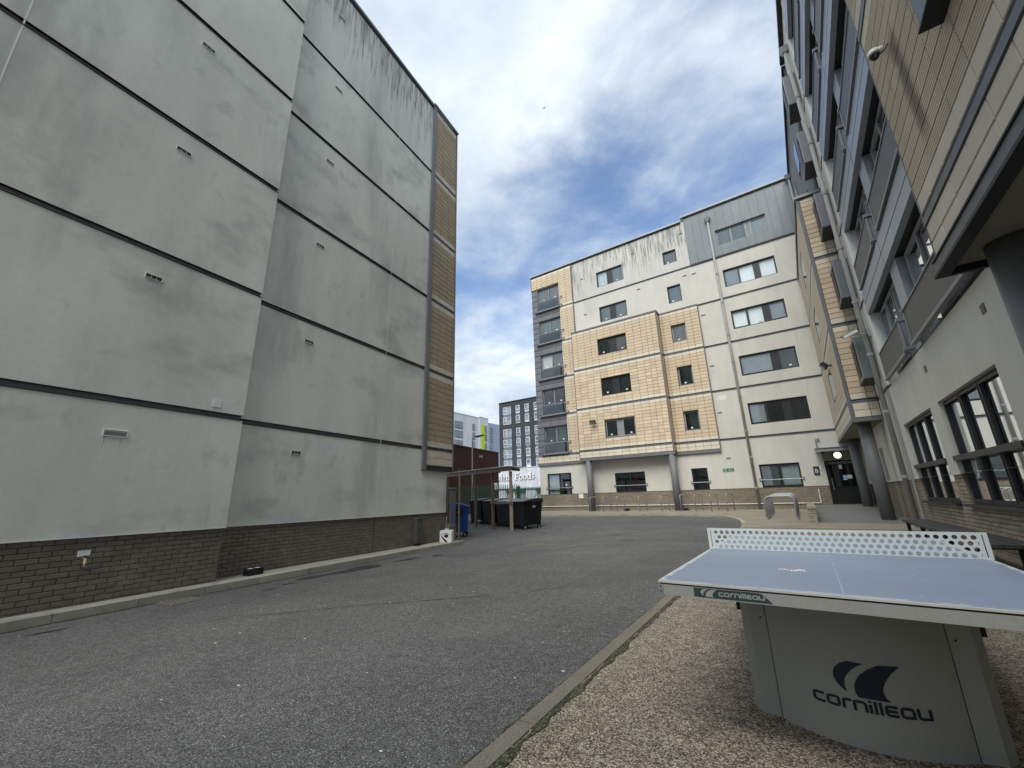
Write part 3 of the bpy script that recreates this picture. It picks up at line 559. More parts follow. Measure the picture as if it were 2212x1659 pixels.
ribbon('tar_crack', [(-7.8, 10.6), (-6.6, 11.9), (-5.6, 13.6), (-5.3, 16.2)], .010, 'tar', .004, 8, .8); ribbon('worn_seam', [(-4.9, 12.6), (-3.6, 12.4), (-2.2, 12.0)], .05, 'worn', .004, 9, .5); ribbon('worn_seam', [(-9.9, 12.0), (-8.6, 12.6), (-7.6, 12.4)], .03, 'worn', .004, 10, .7)
for i_, (s1_, d1_, rx_, ry_) in enumerate(((6.6, -7.70, .10, .30), (7.5, -7.85, .09, .42), (5.4, -7.55, .06, .16), (4.9, -7.35, .05, .14), (9.4, -7.2, .12, .2), (2.3, -7.6, .05, .2))): decal('tar_patch', *L2(s1_, d1_), rx_, ry_, 'tar', 30 + i_, .005)
# litter flecks
sv = []; sf = []
for i in range(170):
    y = random.uniform(1, 14); x = random.uniform(-8, -1.7) if random.random() < .8 else random.uniform(edge_x(y) - .5, edge_x(y)); r_ = random.uniform(.004, .012)
    p = Vector((x, y, 0));
    if p.dot(NL) < -8.1: continue
    z0 = g1(x, y) + .004; b = len(sv); a = random.random() * 6
    sv += [(x + r_ * math.cos(a + q) * (1.4 if q % 2 else .8), y + r_ * math.sin(a + q), z0) for q in (0, 1.57, 3.14, 4.71)]; sf.append((b, b + 1, b + 2, b + 3))
me = bpy.data.meshes.new('litter_flecks'); me.from_pydata(sv, [], sf); me.materials.append(MT['patch']); link('litter_flecks', me)['kind'] = 'stuff'

# ------------------------------------------------------------------ grey rendered block
LB = thing('apartment_block', 'tall windowless grey rendered block with dark floor bands and a brick base', 'building', LF(4, -.13, -9))
DN, DF = -8.57, -8.87
BANDS_L = [2.89, 5.65, 8.43, 11.23, 14.03]; TOP_L = 17.42; BH = .055
mb = MB(LF); mb.box(-4, 11.97, -.6, TOP_L - .05, -20, DF - .07); mb.box(-4, 4.66, -.6, TOP_L - .05, DF - .08, DN - .07); mb.build('core', 'render_grey', LB)
zl = [.805] + BANDS_L + [TOP_L]
for k in range(6):
    z0 = zl[k] + (BH if k else 0); z1 = zl[k + 1] - (BH if k < 5 else 0); top = k == 5
    mb = MB(LF); mb.box(-4, 4.685, z0, z1, DN - .07, DN); mb.build('render_panel', 'render_grey', LB)
    mb = MB(LF); mb.box(4.686, 11.99, z0, z1, DF - .07, DF); mb.build('render_panel', 'render_grey_top' if top else 'render_grey', LB)
for z in BANDS_L:
    for a0, a1, d in ((-4, 4.67, DN), (4.70, 10.64, DF)):
        mb = MB(LF); mb.box(a0, a1, z - BH + .004, z + BH - .004, d - .09, d - .045); mb.build('floor_band', 'band', LB)
        mb = MB(LF); mb.box(a0, a1 + .012, z - BH + .002, z - BH + .012, d - .045, d + .014); mb.box(a0, a1 + .012, z + BH - .010, z + BH - .002, d - .045, d + .004); mb.build('drip_flashing', 'band_dark', LB)
mb = MB(LF); mb.box(-4, 12.0, TOP_L, TOP_L + .10, DF - .5, DF + .07); mb.build('coping', 'trim', LB)
mb = MB(LF); mb.box(4.69, 10.6, TOP_L - .10, TOP_L - .004, DF + .002, DF + .03); mb.build('coping_edge', 'band_dark', LB)
mb = MB(LF); mb.box(8.765, 8.78, .83, TOP_L - .12, DF - .01, DF + .003); mb.box(.58, .60, .83, TOP_L, DN - .01, DN + .003); mb.build('render_bead', 'bead', LB)
mb = MB(LF); mb.box(-4, 4.69, .790, .803, DN - .06, DN + .012); mb.box(4.69, 12.0, .790, .803, DF - .06, DF + .012); mb.build('render_stop', 'bead', LB)
# tiled end bay with its frame
mb = MB(LF); mb.box(10.60, 10.785, 2.17, TOP_L + .08, DF - .02, DF + .07); mb.build('corner_trim', 'trim', LB)
mb = MB(LF); mb.box(12.285, 12.315, 2.2, TOP_L + .08, DF - .6, DF + .055); mb.build('edge_trim', 'trim', LB)
mb = MB(LF); mb.box(10.79, 12.284, 2.21, TOP_L, -10.2, DF - .004); mb.build('bay_core', 'joint', LB)
mb = MB(LF); mb.box(10.60, 12.34, TOP_L + .082, TOP_L + .17, -10.2, DF + .10); mb.build('bay_coping', 'trim', LB)
mb = MB(LF); mb.box(10.79, 12.28, 2.195, 2.33, DF + .002, DF + .035); mb.box(10.60, 12.315, 2.155, 2.168, -10.2, DF + .09); mb.build('bay_fascia', 'band_dark', LB)
cl = Cladder(LB, axL, LF, 300)
def rows13(zb, zt, n=13): return [zb + (zt - zb) * i / n for i in range(n + 1)]
for k in range(-1, 5):
    if k < 0: zs = rows13(2.335, BANDS_L[0] - .06, 2)
    else: zs = rows13(BANDS_L[k] + .06, (BANDS_L[k + 1] if k < 4 else TOP_L + .05) - .06)
    for i in range(len(zs) - 1):
        cream = k < 0 or i in (0, len(zs) - 2)
        for a0, a1 in ((10.79, 11.29), (11.29, 11.79), (11.79, 12.283)): cl.put(a0, a1, zs[i], zs[i + 1], DF, 'tile_cream_shaded' if cream else 'tile_shaded')
for z in BANDS_L:
    mb = MB(LF); mb.box(10.79, 12.283, z - .055, z - .012, DF + .001, DF + .02); mb.build('bay_band', 'band', LB)
    mb = MB(LF); mb.box(10.79, 12.283, z - .008, z + .055, DF + .001, DF + .006); mb.build('bay_band_gap', 'band_dark', LB)
# brick base, course by course
mb = MB(LF); mb.box(-4, 4.655, -.2, .789, DN - .2, DN - .052); mb.box(4.656, 11.98, -.2, .789, DF - .2, DF - .052); mb.build('mortar_bed', 'mortar', LB)
bc = Cladder(LB, axL, LF, 300, 'brick', .007, .030)
seq = []
for k in range(13):
    z1 = .789 - k * .075; z0 = z1 - .075
    off = 0 if k % 2 else .1125
    a = 1.2 - off
    while a < 4.66: seq.append((max(a, 1.2), min(a + .225, 4.66), z0, z1, DN - .054)); a += .225
    a = 4.665 - off
    while a < 11.985: seq.append((max(a, 4.665), min(a + .225, 11.985), z0, z1, DF - .054)); a += .225
seq = [q for q in seq if q[2] > -.22]; seq.sort(key=lambda q: q[0])
rb = random.Random(3)
for q in seq: bc.put(*q[:4], q[4] + rb.uniform(-.002, .002), 'brick')
bc.finish('brick_courses')
mb = MB(LF); mb.box(8.72, 8.73, -.13, .786, DF - .02, DF - .017); mb.build('movement_joint', 'band_dark', LB)
def air_vent(a, z, d, w_=.235, h_=.07, white=False):
    mb = MB(LF); t = .012 if white else .007
    for b in ((a, a + w_, z - t, z), (a, a + w_, z + h_, z + h_ + t), (a - t, a, z - t, z + h_ + t), (a + w_, a + w_ + t, z - t, z + h_ + t)): mb.box(*b, d, d + .018)
    o = mb.build('vent', 'white_plastic' if white else 'bead', LB)
    mb = MB(LF)
    if white:
        for i in range(5): mb.box(a + .004, a + w_ - .004, z + .004 + i * .013, z + .011 + i * .013, d, d + .014)
        mb.build('slat', 'galv', o)
    else:
        mb.box(a + .002, a + w_ - .002, z + .002, z + h_ - .002, d + .001, d + .004)
        mb.build('vent_core', 'vent_brown', o)
        b2 = MB(LF)
        for i in range(1, 3): b2.box(a + w_ * i / 3 - .002, a + w_ * i / 3 + .002, z + .002, z + h_ - .002, d + .005, d + .015)
        b2.build('slat', 'bead', o)
for z in (10.67, 7.90, 5.11): air_vent(2.685, z, DN)
air_vent(2.65, 2.305, DN, .28, .085, True)
for z in (13.38, 10.63, 7.86, 5.08, 2.31): air_vent(6.02, z, DF)
air_vent(5.85, 16.19, DF)
mb = MB(LF); mb.box(4.09, 4.24, 3.03, 3.17, DN, DN + .012); mb.build('cover_plate', 'bead', LB)
# rust and drip streaks below the vents are real run-off stains on the render
MT['runoff'] = mat('runoff', (.33, .335, .31), .95, .05)
rs = random.Random(11)
mb = MB(LF)
for (a, z, d) in ((2.685, 10.66, DN), (2.685, 7.89, DN), (2.685, 5.10, DN), (2.65, 2.29, DN), (6.02, 10.62, DF), (6.02, 7.85, DF), (6.02, 5.07, DF), (6.02, 2.30, DF)):
    for j in range(4):
        x = a + rs.uniform(.0, .24); L = rs.uniform(.12, .45); wv = rs.uniform(.002, .006); mb.quad((x, z, d + .002), (x + wv, z, d + .002), (x + wv * .4 + .01 * rs.uniform(-1, 1), z - L, d + .002))
mb.build('runoff_streaks', 'runoff', LB, kind='stuff')

tp = thing('outdoor_tap', 'brass tap on a short pipe on the brick base of the grey block', 'tap', LF(2.76, .35, DN))
mb = MB(); p = Vector(LF(2.775, .50, DN - .03)); q = Vector(LF(2.775, .50, DN + .05)); mb.tube([p, q], .014, 8); mb.tube([q, q + Vector((0, 0, -.07)) + NL * .02], .018, 8, r2=.022); mb.tube([q + Vector((0, 0, -.07)) + NL * .02, q + Vector((0, 0, -.11)) + NL * .02], .012, 8); mb.build('spout', 'brass', tp)
mb = MB(); mb.tube([q + UL * -.03 + Vector((0, 0, .035)), q + UL * .03 + Vector((0, 0, .035))], .006, 6); mb.tube([q, q + Vector((0, 0, .035))], .007, 6); mb.build('handle', 'black_matt', tp)
mb = MB(LF); mb.box(2.70, 2.84, .53, .61, DN - .030, DN - .018); mb.build('backplate', 'bead', tp)

ub = thing('utility_box', 'narrow upright grey metal cabinet fixed to the brick base', 'cabinet', LF(10.5, -.1, DF))
mb = MB(LF); mb.box(10.36, 10.60, -.06, .66, DF - .02, DF + .13); mb.build('cabinet_body', 'trim_dark', ub)
mb = MB(LF); mb.box(10.345, 10.615, .66, .685, DF - .02, DF + .15); mb.build('cabinet_lid', 'trim', ub)
mb = MB(LF); mb.box(10.40, 10.56, -.13, -.06, DF, DF + .09); mb.build('cabinet_foot', 'black_matt', ub)
mb = MB(LF); mb.box(10.38, 10.58, -.03, .63, DF + .131, DF + .137); mb.build('cabinet_door', 'trim_dark', ub)

def bait_box(label, loc, ux, labels=True):
    t = thing('bait_box', label, 'box', loc, 'black rodent bait boxes'); ux = Vector(ux).normalized(); uy = Vector((-ux.y, ux.x, 0))
    fr = lambda a, z, d: tuple(Vector(loc) + ux * a + uy * d + Vector((0, 0, z)))
    mb = MB(fr); mb.prism([(-.15, 0), (.15, 0), (.15, .06), (.135, .10), (-.135, .10), (-.15, .06)], -.085, .085); mb.build('box_body', 'black', t)
    mb = MB(fr); mb.prism([(-.155, .100), (.155, .100), (.145, .125), (-.145, .125)], -.09, .09); mb.build('box_lid', 'black_matt', t)
    if labels:
        for a in (-.07, .07): mb = MB(fr); mb.box(a - .045, a + .045, .1255, .127, -.03, .04); mb.build('box_label', 'paper', t)
bait_box('black plastic bait box with two white labels on the kerb at the wall step', LF(5.36, -.134, -8.62), UL)

jc = thing('jerrycan', 'white plastic jerrycan with a black mark at the end of the kerb', 'jerrycan', LF(11.56, -.13, -8.50))
cx, cy, cz = LF(11.56, -.128, -8.50); ax = Vector((.90, .43, 0)); ay = Vector((-.43, .90, 0))
def JF(a, z, d): return tuple(Vector((cx, cy, cz)) + ax * a - ay * d + Vector((0, 0, z)))
rr = []
for (qx, qz, a0) in ((.165, .04, -90), (.165, .33, 0), (-.165, .33, 90), (-.165, .04, 180)):
    for k in range(5): t = R(a0 + k * 22.5); rr.append((qx + .035 * math.cos(t), qz + .04 * math.sin(t)))
mb = MB(JF); mb.prism(rr, -.12, .12); mb.build('can_body', 'white_plastic', jc)
mb = MB(JF); mb.box(-.06, .06, .395, .415, -.02, .02); mb.box(-.06, -.04, .37, .395, -.02, .02); mb.box(.04, .06, .37, .395, -.02, .02); mb.build('handle', 'white_plastic', jc)
mb = MB(JF)
def strip(mb, P, w_, d):
    Q = [Vector(p) for p in P]; L = []; Rr = []
    for i, p in enumerate(Q):
        t = (Q[min(i + 1, len(Q) - 1)] - Q[max(i - 1, 0)]).normalized(); nn = Vector((-t.y, t.x)); ww = w_[i] if isinstance(w_, (list, tuple)) else w_; L.append(p + nn * ww); Rr.append(p - nn * ww)
    b = len(mb.v); n = len(Q)
    mb.add([mb.fr(p.x, p.y, d) for p in L] + [mb.fr(p.x, p.y, d) for p in Rr], [(i, i + 1, n + i + 1, n + i) for i in range(n - 1)])
strip(mb, [(-.16, .24), (-.08, .265), (.04, .265), (.12, .245)], .010, .1215); strip(mb, [(-.15, .22), (-.10, .14), (-.02, .06), (.05, .015)], [.012, .02, .032, .02], .1225)
k = [(.02 + .075 * math.cos(2 * math.pi * i / 16), .195 + .05 * math.sin(2 * math.pi * i / 16)) for i in range(16)]; mb.add([JF(a, z, .124) for a, z in k], [tuple(range(16))])
mb.build('can_mark', 'black_matt', jc)

# ------------------------------------------------------------------ cream block across the end of the yard
CB = thing('apartment_block', 'cream seven-storey block with buff tiled bays across the end of the yard', 'building', (-6, YC, .3))
BC = [4.06, 6.85, 9.60, 12.37, 15.13]
mb = MB(CF); mb.box(-15.28, XR + 6, 0, 18.45, -12, -.62); mb.build('core', 'render_cream', CB)
# window lists: a0, a1, z0, z1
strip_w = [(-1.80, .88, 4.72, 5.91), (-1.80, .88, 7.48, 8.66), (-1.78, .87, 10.32, 11.46), (-1.80, .88, 13.03, 14.18), (-1.81, .89, 15.87, 16.97)]
two_w = [(-9.80, -7.82, 13.0, 14.16), (-9.80, -7.80, 15.73, 16.94)]
sq_w = [(-5.09, -4.27, 12.97, 14.16), (-5.08, -4.23, 15.78, 16.70)]
gf_w = [(-14.72, -12.85, .77, 2.79), (-9.78, -7.86, 1.40, 2.58), (-5.19, -4.34, 1.36, 2.58), (-1.81, -.04, 1.40, 2.58)]
door = (.97, 2.10, ramp(YC), 2.58)
segs = []                                                # render panels per storey
segs.append((-15.30, XR + .1, 1.40, BC[0] - .05, gf_w + [door], 'render_cream'))
for k in range(3): segs.append((-3.48, XR + .1, BC[k] + .05, BC[k + 1] - .05, strip_w, 'render_cream'))
segs.append((-11.72, XR + .1, BC[3] + .05, BC[4] - .05, two_w + sq_w + strip_w, 'render_cream'))
segs.append((-11.72, -3.50, BC[4] + .05, 18.42, two_w + sq_w, 'render_cream_top'))
for (a0, a1, z0, z1, hs, m) in segs:
    mb = MB(CF); hh = [h for h in hs if h[0] < a1 and h[1] > a0 and h[2] < z1 and h[3] > z0]; panel(mb, a0, a1, z0, z1, 0, hh, .16); mb.build('render_panel', m, CB)
for k in range(5):
    a0 = -3.49 if k < 3 else -11.72
    mb = MB(CF); mb.box(a0, XR, BC[k] - .048, BC[k] + .048, -.10, -.04); mb.build('floor_band', 'band', CB)
    mb = MB(CF); mb.box(a0, XR, BC[k] - .062, BC[k] - .049, -.05, .02); mb.box(a0, XR, BC[k] + .040, BC[k] + .049, -.05, .006); mb.build('drip_flashing', 'band', CB)
mb = MB(CF); mb.box(-15.28, .96, -.1, 1.396, -.60, -.02); mb.build('brick_plinth', 'brick_far', CB)
mb = MB(CF); mb.box(2.11, XR, -.1, 1.396, -.60, -.02); mb.build('brick_plinth', 'brick_far', CB)
mb = MB(CF); mb.box(-7.815, -7.80, 12.44, 15.07, -.02, .004); mb.box(-5.14, -5.125, 12.44, 15.07, -.02, .004); mb.box(-7.86, -7.845, 15.2, 18.4, -.02, .004); mb.box(.885, .90, 12.44, 15.05, -.02, .004)
for k in range(3): mb.box(.885, .90, BC[k] + .06, BC[k + 1] - .06, -.02, .004)
mb.box(.885, .90, 2.7, 4.0, -.02, .004); mb.build('render_bead', 'bead', CB)
# zinc top storey at the right
hs = [strip_w[4]]
mb = MB(CF); panel(mb, -3.49, XR + .1, BC[4] + .055, 18.70, .012, hs, .16); mb.build('zinc_cladding', 'zinc', CB)
mb = MB(CF)
for i in range(13):
    a = -3.49 + .46 * i
    for z0, z1 in ([(BC[4] + .06, 18.69)] if not (-1.83 < a < .91) else [(BC[4] + .06, 15.84), (17.0, 18.69)]): mb.box(a, a + .018, z0, z1, .013, .045)
mb.build('zinc_seam', 'zinc', CB)
mb = MB(CF); mb.box(-3.49, XR, BC[4] - .05, BC[4] + .055, .004, .05); mb.build('zinc_drip', 'band_dark', CB)
mb = MB(CF); mb.box(-3.66, XR + .1, 18.70, 18.82, -.6, .12); mb.build('coping', 'coping', CB)
mb = MB(CF); mb.box(-15.42, -3.67, 18.43, 18.54, -.6, .12); mb.build('coping', 'coping', CB)
mb = MB(CF); mb.box(-15.40, -3.70, 18.34, 18.428, -.1, .05); mb.box(-3.48, XR, 18.62, 18.698, .02, .07); mb.build('coping_edge', 'band_dark', CB)
# windows of the strip
sk = {'sticker': (.6, .12)}
W5 = [(0, .30, 'blind'), (.30, .595, 'blind'), (.595, .69, 'panel'), (.69, 1, 'blind')]
window(CB, CF, *strip_w[0], -.10, [(0, .31, 'blind', {'sash': 1}), (.31, .60, 'teal', {'span': (.0, .25)}), (.60, .70, 'panel'), (.70, 1, 'teal', {'sash': 1, 'span': (.1, 1)})])
window(CB, CF, *strip_w[1], -.10, [(0, .585, 'blind', {'sash': 1}), (.585, .70, 'panel'), (.70, 1, 'teal', {'span': (.15, 1), 'sticker': (.55, .14)})])
window(CB, CF, *strip_w[2], -.10, [(0, .31, 'blind', {'sash': 1}), (.31, .60, 'blind', {'sticker': (.7, .14)}), (.60, .70, 'panel'), (.70, 1, 'blind', {'sash': 1})])
window(CB, CF, *strip_w[3], -.10, W5)
window(CB, CF, *strip_w[4], -.10, [(0, .30, 'net'), (.30, .595, 'net'), (.595, .69, 'panel', {'m': 'zinc'}), (.69, 1, 'blind', {'sash': 1})], fm='frame_grey')
for b in two_w: window(CB, CF, *b, -.10, [(0, .40, 'net', {'sticker': (.55, .13)}), (.40, .56, 'panel'), (.56, 1, 'net', {'sticker': (.4, .13)})])
for b, kd in zip(sq_w, ('net', 'net_warm')): window(CB, CF, *b, -.10, [(0, 1, kd, {'sticker': (.3, .1)})])
gl = dict(glass='glass')
window(CB, CF, *gf_w[0], -.08, [(0, .5, 'frosted'), (.5, 1, 'teal', {'sticker': (.5, .62)})], transom=1.66, sill=False)
window(CB, CF, *gf_w[1], -.08, [(0, .5, 'teal', {'span': (0, .9)}), (.5, 1, 'curtain_red', {'span': (.12, .5)})])
window(CB, CF, *gf_w[2], -.08, [(0, 1, 'dark')])
window(CB, CF, *gf_w[3], -.08, [(0, .5, 'frosted', {'sash': 1}), (.5, 1, 'frosted', {'sash': 1})])
for (a0, a1, z) in ((-14.78, -12.79, 1.81), (-9.84, -7.79, 1.79), (-5.24, -4.28, 1.79), (-1.87, .02, 1.78)):
    mb = MB(); mb.tube([CF(a0, z, .05), CF(a1, z, .05)], .022, 8); o = mb.build('guard_rail', 'galv', CB)
    for a in (a0, a1): b = MB(CF); b.box(a - .035, a + .035, z - .07, z + .09, 0, .035); b.build('rail_bracket', 'metal_grey', o)
# tiled bays
cl = Cladder(CB, axC, CF, 300)
bw = [(-9.86, -7.91, 4.76, 5.92), (-9.87, -7.90, 7.54, 8.71), (-9.89, -7.91, 10.36, 11.50)]
sqb = [(-5.17, -4.32, 4.73, 5.90), (-5.15, -4.31, 7.47, 8.66), (-5.15, -4.31, 10.28, 11.42)]
DB1, DB2 = .65, .08
def bay(a0, a1, d, back, zb, zt, holes, cols, name):
    mb = MB(CF); panel(mb, a0, a1, zb, zt, d, holes, .18, 0); mb.quad((a0, zb, d), (a0, zt, d), (a0, zt, back), (a0, zb, back)); mb.quad((a1, zb, d), (a1, zt, d), (a1, zt, back), (a1, zb, back)); mb.build('bay_core', 'joint', CB)
    lv = [zb] + BC[:3] + [zt]
    for k in range(4):
        z0 = lv[k] + (.06 if k else .01); z1 = lv[k + 1] - (.06 if k < 3 else .01); zs = rows13(z0, z1, 2 if k == 0 else 13)
        for i in range(len(zs) - 1):
            cream = k == 0 or i in (0, 12)
            for c0, c1 in zip(cols, cols[1:]):
                for (p0, p1, q0, q1) in cut(c0, c1, zs[i], zs[i + 1], holes): cl.put(p0, p1, q0, q1, d, 'tile_cream' if cream else 'tile')
    for z in BC[:3]:
        mb = MB(CF); mb.box(a0, a1, z - .05, z + .018, d + .002, d + .024); mb.build('bay_band', 'band', CB)
        mb = MB(CF); mb.box(a0, a1, z + .022, z + .052, d + .002, d + .008); mb.box(a0 - .01, a1 + .01, z - .060, z - .052, d, d + .035); mb.build('bay_band_gap', 'band_dark', CB)
    return d
cols1 = [-11.77, -11.39, -10.86, -10.37, -9.88, -9.39, -8.90, -8.40, -7.90, -7.40, -6.91, -6.55, -6.22, -5.87]
bay(-11.77, -5.85, DB1, -.1, 3.60, 12.40, bw, cols1, 'bay')
cols2 = [-5.81, -5.62, -5.17, -4.74, -4.32, -3.92, -3.49]
bay(-5.82, -3.48, DB2, -.1, 3.56, 12.34, sqb, cols2, 'bay')
mb = MB(CF); mb.box(-11.80, -5.80, 3.42, 3.595, .02, DB1 + .035); mb.build('bay_fascia', 'trim', CB)
mb = MB(CF); mb.box(-5.79, -3.46, 3.40, 3.555, .02, DB2 + .04); mb.build('bay_fascia', 'trim', CB)
mb = MB(CF); mb.box(-11.82, -5.78, 12.405, 12.50, -.1, DB1 + .06); mb.build('bay_coping', 'trim', CB)
mb = MB(CF); mb.box(-5.77, -3.46, 12.345, 12.43, -.1, DB2 + .05); mb.build('bay_coping', 'trim', CB)
mb = MB(CF); mb.box(-5.85, -5.79, 3.60, 12.40, DB1 - .02, DB1 + .04); mb.box(-11.80, -11.772, 3.60, 12.40, DB1 - .1, DB1 + .03); mb.box(-3.478, -3.45, 3.56, 12.34, 0, DB2 + .035); mb.build('corner_trim', 'trim', CB)
# tiles on the return of the big bay
BRF = lambda a, z, d: (-5.85 + d, YC - a, z)
clr = Cladder(CB, lambda a, z, d: (d, -a, z), BRF, 0)
for k in range(4):
    lv = [3.60] + BC[:3] + [12.40]; zs = rows13(lv[k] + .06, lv[k + 1] - .06, 2 if k == 0 else 13)
    for i in range(len(zs) - 1): clr.put(.09, .36, zs[i], zs[i + 1], 0, 'tile'); clr.put(.36, .63, zs[i], zs[i + 1], 0, 'tile')
clr.finish('return_tiles')
for b, kd in zip(bw, ('teal', 'teal', 'net_warm')):
    window(CB, CF, *b, DB1 - .11, [(0, .42, 'teal', {'sticker': (.4, .14), 'sash': 1}), (.42, .58, 'panel', {'m': 'frame_grey' if b is bw[0] else 'frame'}), (.58, 1, kd, {'sticker': (.6, .14), 'sash': 1})], fm='frame_grey' if b is bw[0] else 'frame')
for b, kd in zip(sqb, ('teal', 'teal', 'net_warm')): window(CB, CF, *b, DB2 - .12, [(0, 1, kd, {'sticker': (.4, .12), 'span': (.35, 1)})], fm='frame_grey')
# tower at the corner
tw = [(-14.77, -12.90, 4.14, 6.08), (-14.78, -12.90, 6.91, 8.88), (-14.78, -12.90, 9.66, 11.62), (-14.78, -12.90, 12.47, 14.38), (-14.80, -12.89, 15.19, 17.16)]
mb = MB(CF); panel(mb, -15.33, -12.895, 3.98, 17.17, .03, tw, .2); mb.quad((-15.33, 3.98, .03), (-15.33, 17.17, .03), (-15.33, 17.17, -3), (-15.33, 3.98, -3)); mb.build('zinc_cladding', 'zinc_grey', CB)
mb = MB(CF)
for k in range(5):
    b0 = tw[k][2]; step = (tw[k][3] - tw[k][2]) / 4.2
    for i in range(5): mb.box(-15.335, -14.80, b0 + i * step + .1, b0 + i * step + .118, .031, .05)
    if k: mb.box(-15.335, -12.90, b0 - .38, b0 - .362, .031, .05); mb.box(-15.335, -12.90, tw[k - 1][3] + .03, tw[k - 1][3] + .045, .031, .05)
mb.build('zinc_seam', 'zinc_dark', CB)
tcols = [-12.89, -12.80, -12.32, -11.80]
mb = MB(CF); panel(mb, -12.893, -11.74, 3.98, 18.33, .03, (), .1); panel(mb, -15.35, -12.894, 17.18, 18.33, .03, (), .1); panel(mb, -15.37, -11.80, 3.52, 3.975, .05, (), .1); mb.build('tile_backing', 'joint', CB)
for k in range(6):
    z0 = (BC[k - 1] + .06) if k else 3.985; z1 = BC[k] - .06 if k < 5 else 18.30
    if k == 0: continue
    zs = rows13(z0, z1, 13 if k < 5 else 15)
    for i in range(len(zs) - 1):
        for c0, c1 in zip(tcols, tcols[1:]): cl.put(c0, c1, zs[i], zs[i + 1], .03, 'tile_cream' if i in (0, len(zs) - 2) or c1 - c0 < .1 else 'tile')
        if k == 5 and zs[i] > 17.15:
            for j in range(5): cl.put(-15.33 + j * .487, -15.33 + (j + 1) * .487, zs[i], zs[i + 1], .03, 'tile_cream' if i == len(zs) - 2 else 'tile')
for z in BC: mb = MB(CF); mb.box(-12.89, -11.79, z - .05, z + .05, .032, .05); mb.build('bay_band', 'band', CB)
for j in range(7):
    for zz in (3.53, 3.75): cl.put(-15.35 + j * .505, -15.35 + (j + 1) * .505, zz, zz + .22, .05, 'tile_cream')
mb = MB(CF); mb.box(-15.39, -11.80, 3.36, 3.515, -.1, .09); mb.build('bay_fascia', 'trim', CB)
mb = MB(CF); mb.box(-11.795, -11.73, 12.42, 18.33, .0, .065); mb.box(-15.37, -15.335, 17.18, 18.33, -.1, .055); mb.build('corner_trim', 'trim', CB)
cl.finish('tile_field')
for k, b in enumerate(tw):
    kd = ('teal', 'teal', 'net_warm', 'net', 'net_warm')[k]; s0 = (.10, .32)[k % 2]
    window(CB, CF, *b, -.10, [(0, .5, kd, {'sticker': (.5, .50), 'span': (0, .6)}), (.5, 1, kd, {'sticker': (.55, .52)})], fm='frame_grey', fw=.07, transom=b[2] + .78)
    rail = b[2] + .80
    g = MB(CF); g.box(b[0] + .03, b[1] - .02, b[2] + .06, rail - .05, .145, .157); o = g.build('balcony_glass', 'glass_rail', CB)
    mb = MB(CF)
    for q in ((b[0] - .02, b[1] + .01, rail - .05, rail), (b[0] - .02, b[1] + .01, b[2] + .0, b[2] + .06), (b[0] - .02, b[0] + .03, b[2] + .06, rail - .05), (b[1] - .02, b[1] + .01, b[2] + .06, rail - .05)): mb.box(*q, .13, .17)
    mb.build('balcony_frame', 'metal_grey', o)
    mb = MB(CF)
    for z in (rail - .03, b[2] + .10): mb.box(b[1] + .012, b[1] + .24, z - .02, z + .02, .12, .15); mb.box(b[1] + .19, b[1] + .25, z - .05, z + .05, .056, .12); mb.box(b[0] - .16, b[0] - .022, z - .02, z + .02, .12, .15)
    mb.build('balcony_bracket', 'metal_grey', o)
    mb = MB(CF); mb.box(b[0] - .25, b[1] + .02, b[2] - .05, b[2] - .006, .03, .20); mb.build('sill', 'metal_grey', CB)
# pillars under the big bay
for a in (-11.27, -6.02):
    mb = MB(); mb.lathe((a, YC - DB1 + .16, 0), [(.20, .2), (.20, 3.42)], 20); mb.build('pillar', 'pillar', CB, True)
# rainwater pipe, cable, vents, patch, paper
def downpipe(parent, pts, r, collars, hopper=None, m='pipe'):
    mb = MB(); mb.tube(pts, r, 10); o = mb.build('downpipe', m, parent, True)
    for c in collars: b = MB(); b.tube([Vector(c) - Vector((0, 0, .045)), Vector(c) + Vector((0, 0, .045))], r + .02, 10); b.build('pipe_collar', m, o)
    if hopper: b = MB(); h = Vector(hopper); b.add([tuple(h + Vector((sx * q, sy * q, z))) for q, z in ((.17, .24), (.09, 0)) for sx, sy in ((-1, -1), (1, -1), (1, 1), (-1, 1))], [(0, 1, 2, 3), (4, 5, 6, 7)] + [(i, (i + 1) % 4, 4 + (i + 1) % 4, 4 + i) for i in range(4)]); b.build('hopper', m, o)
downpipe(CB, [CF(-2.10, 17.75, .11), CF(-2.10, .26, .11)], .065, [CF(-2.10, z, .11) for z in (14.0, 12.1, 10.0, 8.4, 6.4, 4.4, 3.0, 1.4)], CF(-2.10, 17.7, .11))
mb = MB(); mb.tube([CF(-15.2, .60, .015), CF(.51, .60, .015)], .022, 6); mb.tube([CF(.51, .60, .015), CF(.51, 1.26, .015)], .022, 6); mb.build('service_pipe', 'bead', CB)
def wall_vent(a, z, w_=.24, h_=.06): mb = MB(CF); mb.box(a, a + w_, z, z + h_, 0, .02); mb.build('vent', 'mortar_pale', CB)
for (a, z) in ((-3.3, 2.99), (-3.35, 5.55), (-3.34, 8.35), (-3.36, 11.6), (-3.5, 14.5), (-4.05, 14.55), (-3.9, 17.6), (-7.0, 14.6), (-7.1, 17.4), (-11.0, 13.9), (-11.05, 16.8)): wall_vent(a, z)
rp = random.Random(5); mb = MB(CF); k = 18
P = [(-3.0 + .25 * math.cos(2 * math.pi * i / k) * rp.uniform(.5, 1.2), 6.43 + .16 * math.sin(2 * math.pi * i / k) * rp.uniform(.5, 1.2)) for i in range(k)]
mb.add([CF(-3.0, 6.43, .003)] + [CF(a, z, .003) for a, z in P], [(0, i + 1, (i + 1) % k + 1) for i in range(k)]); mb.build('bare_patch', 'patch', CB)
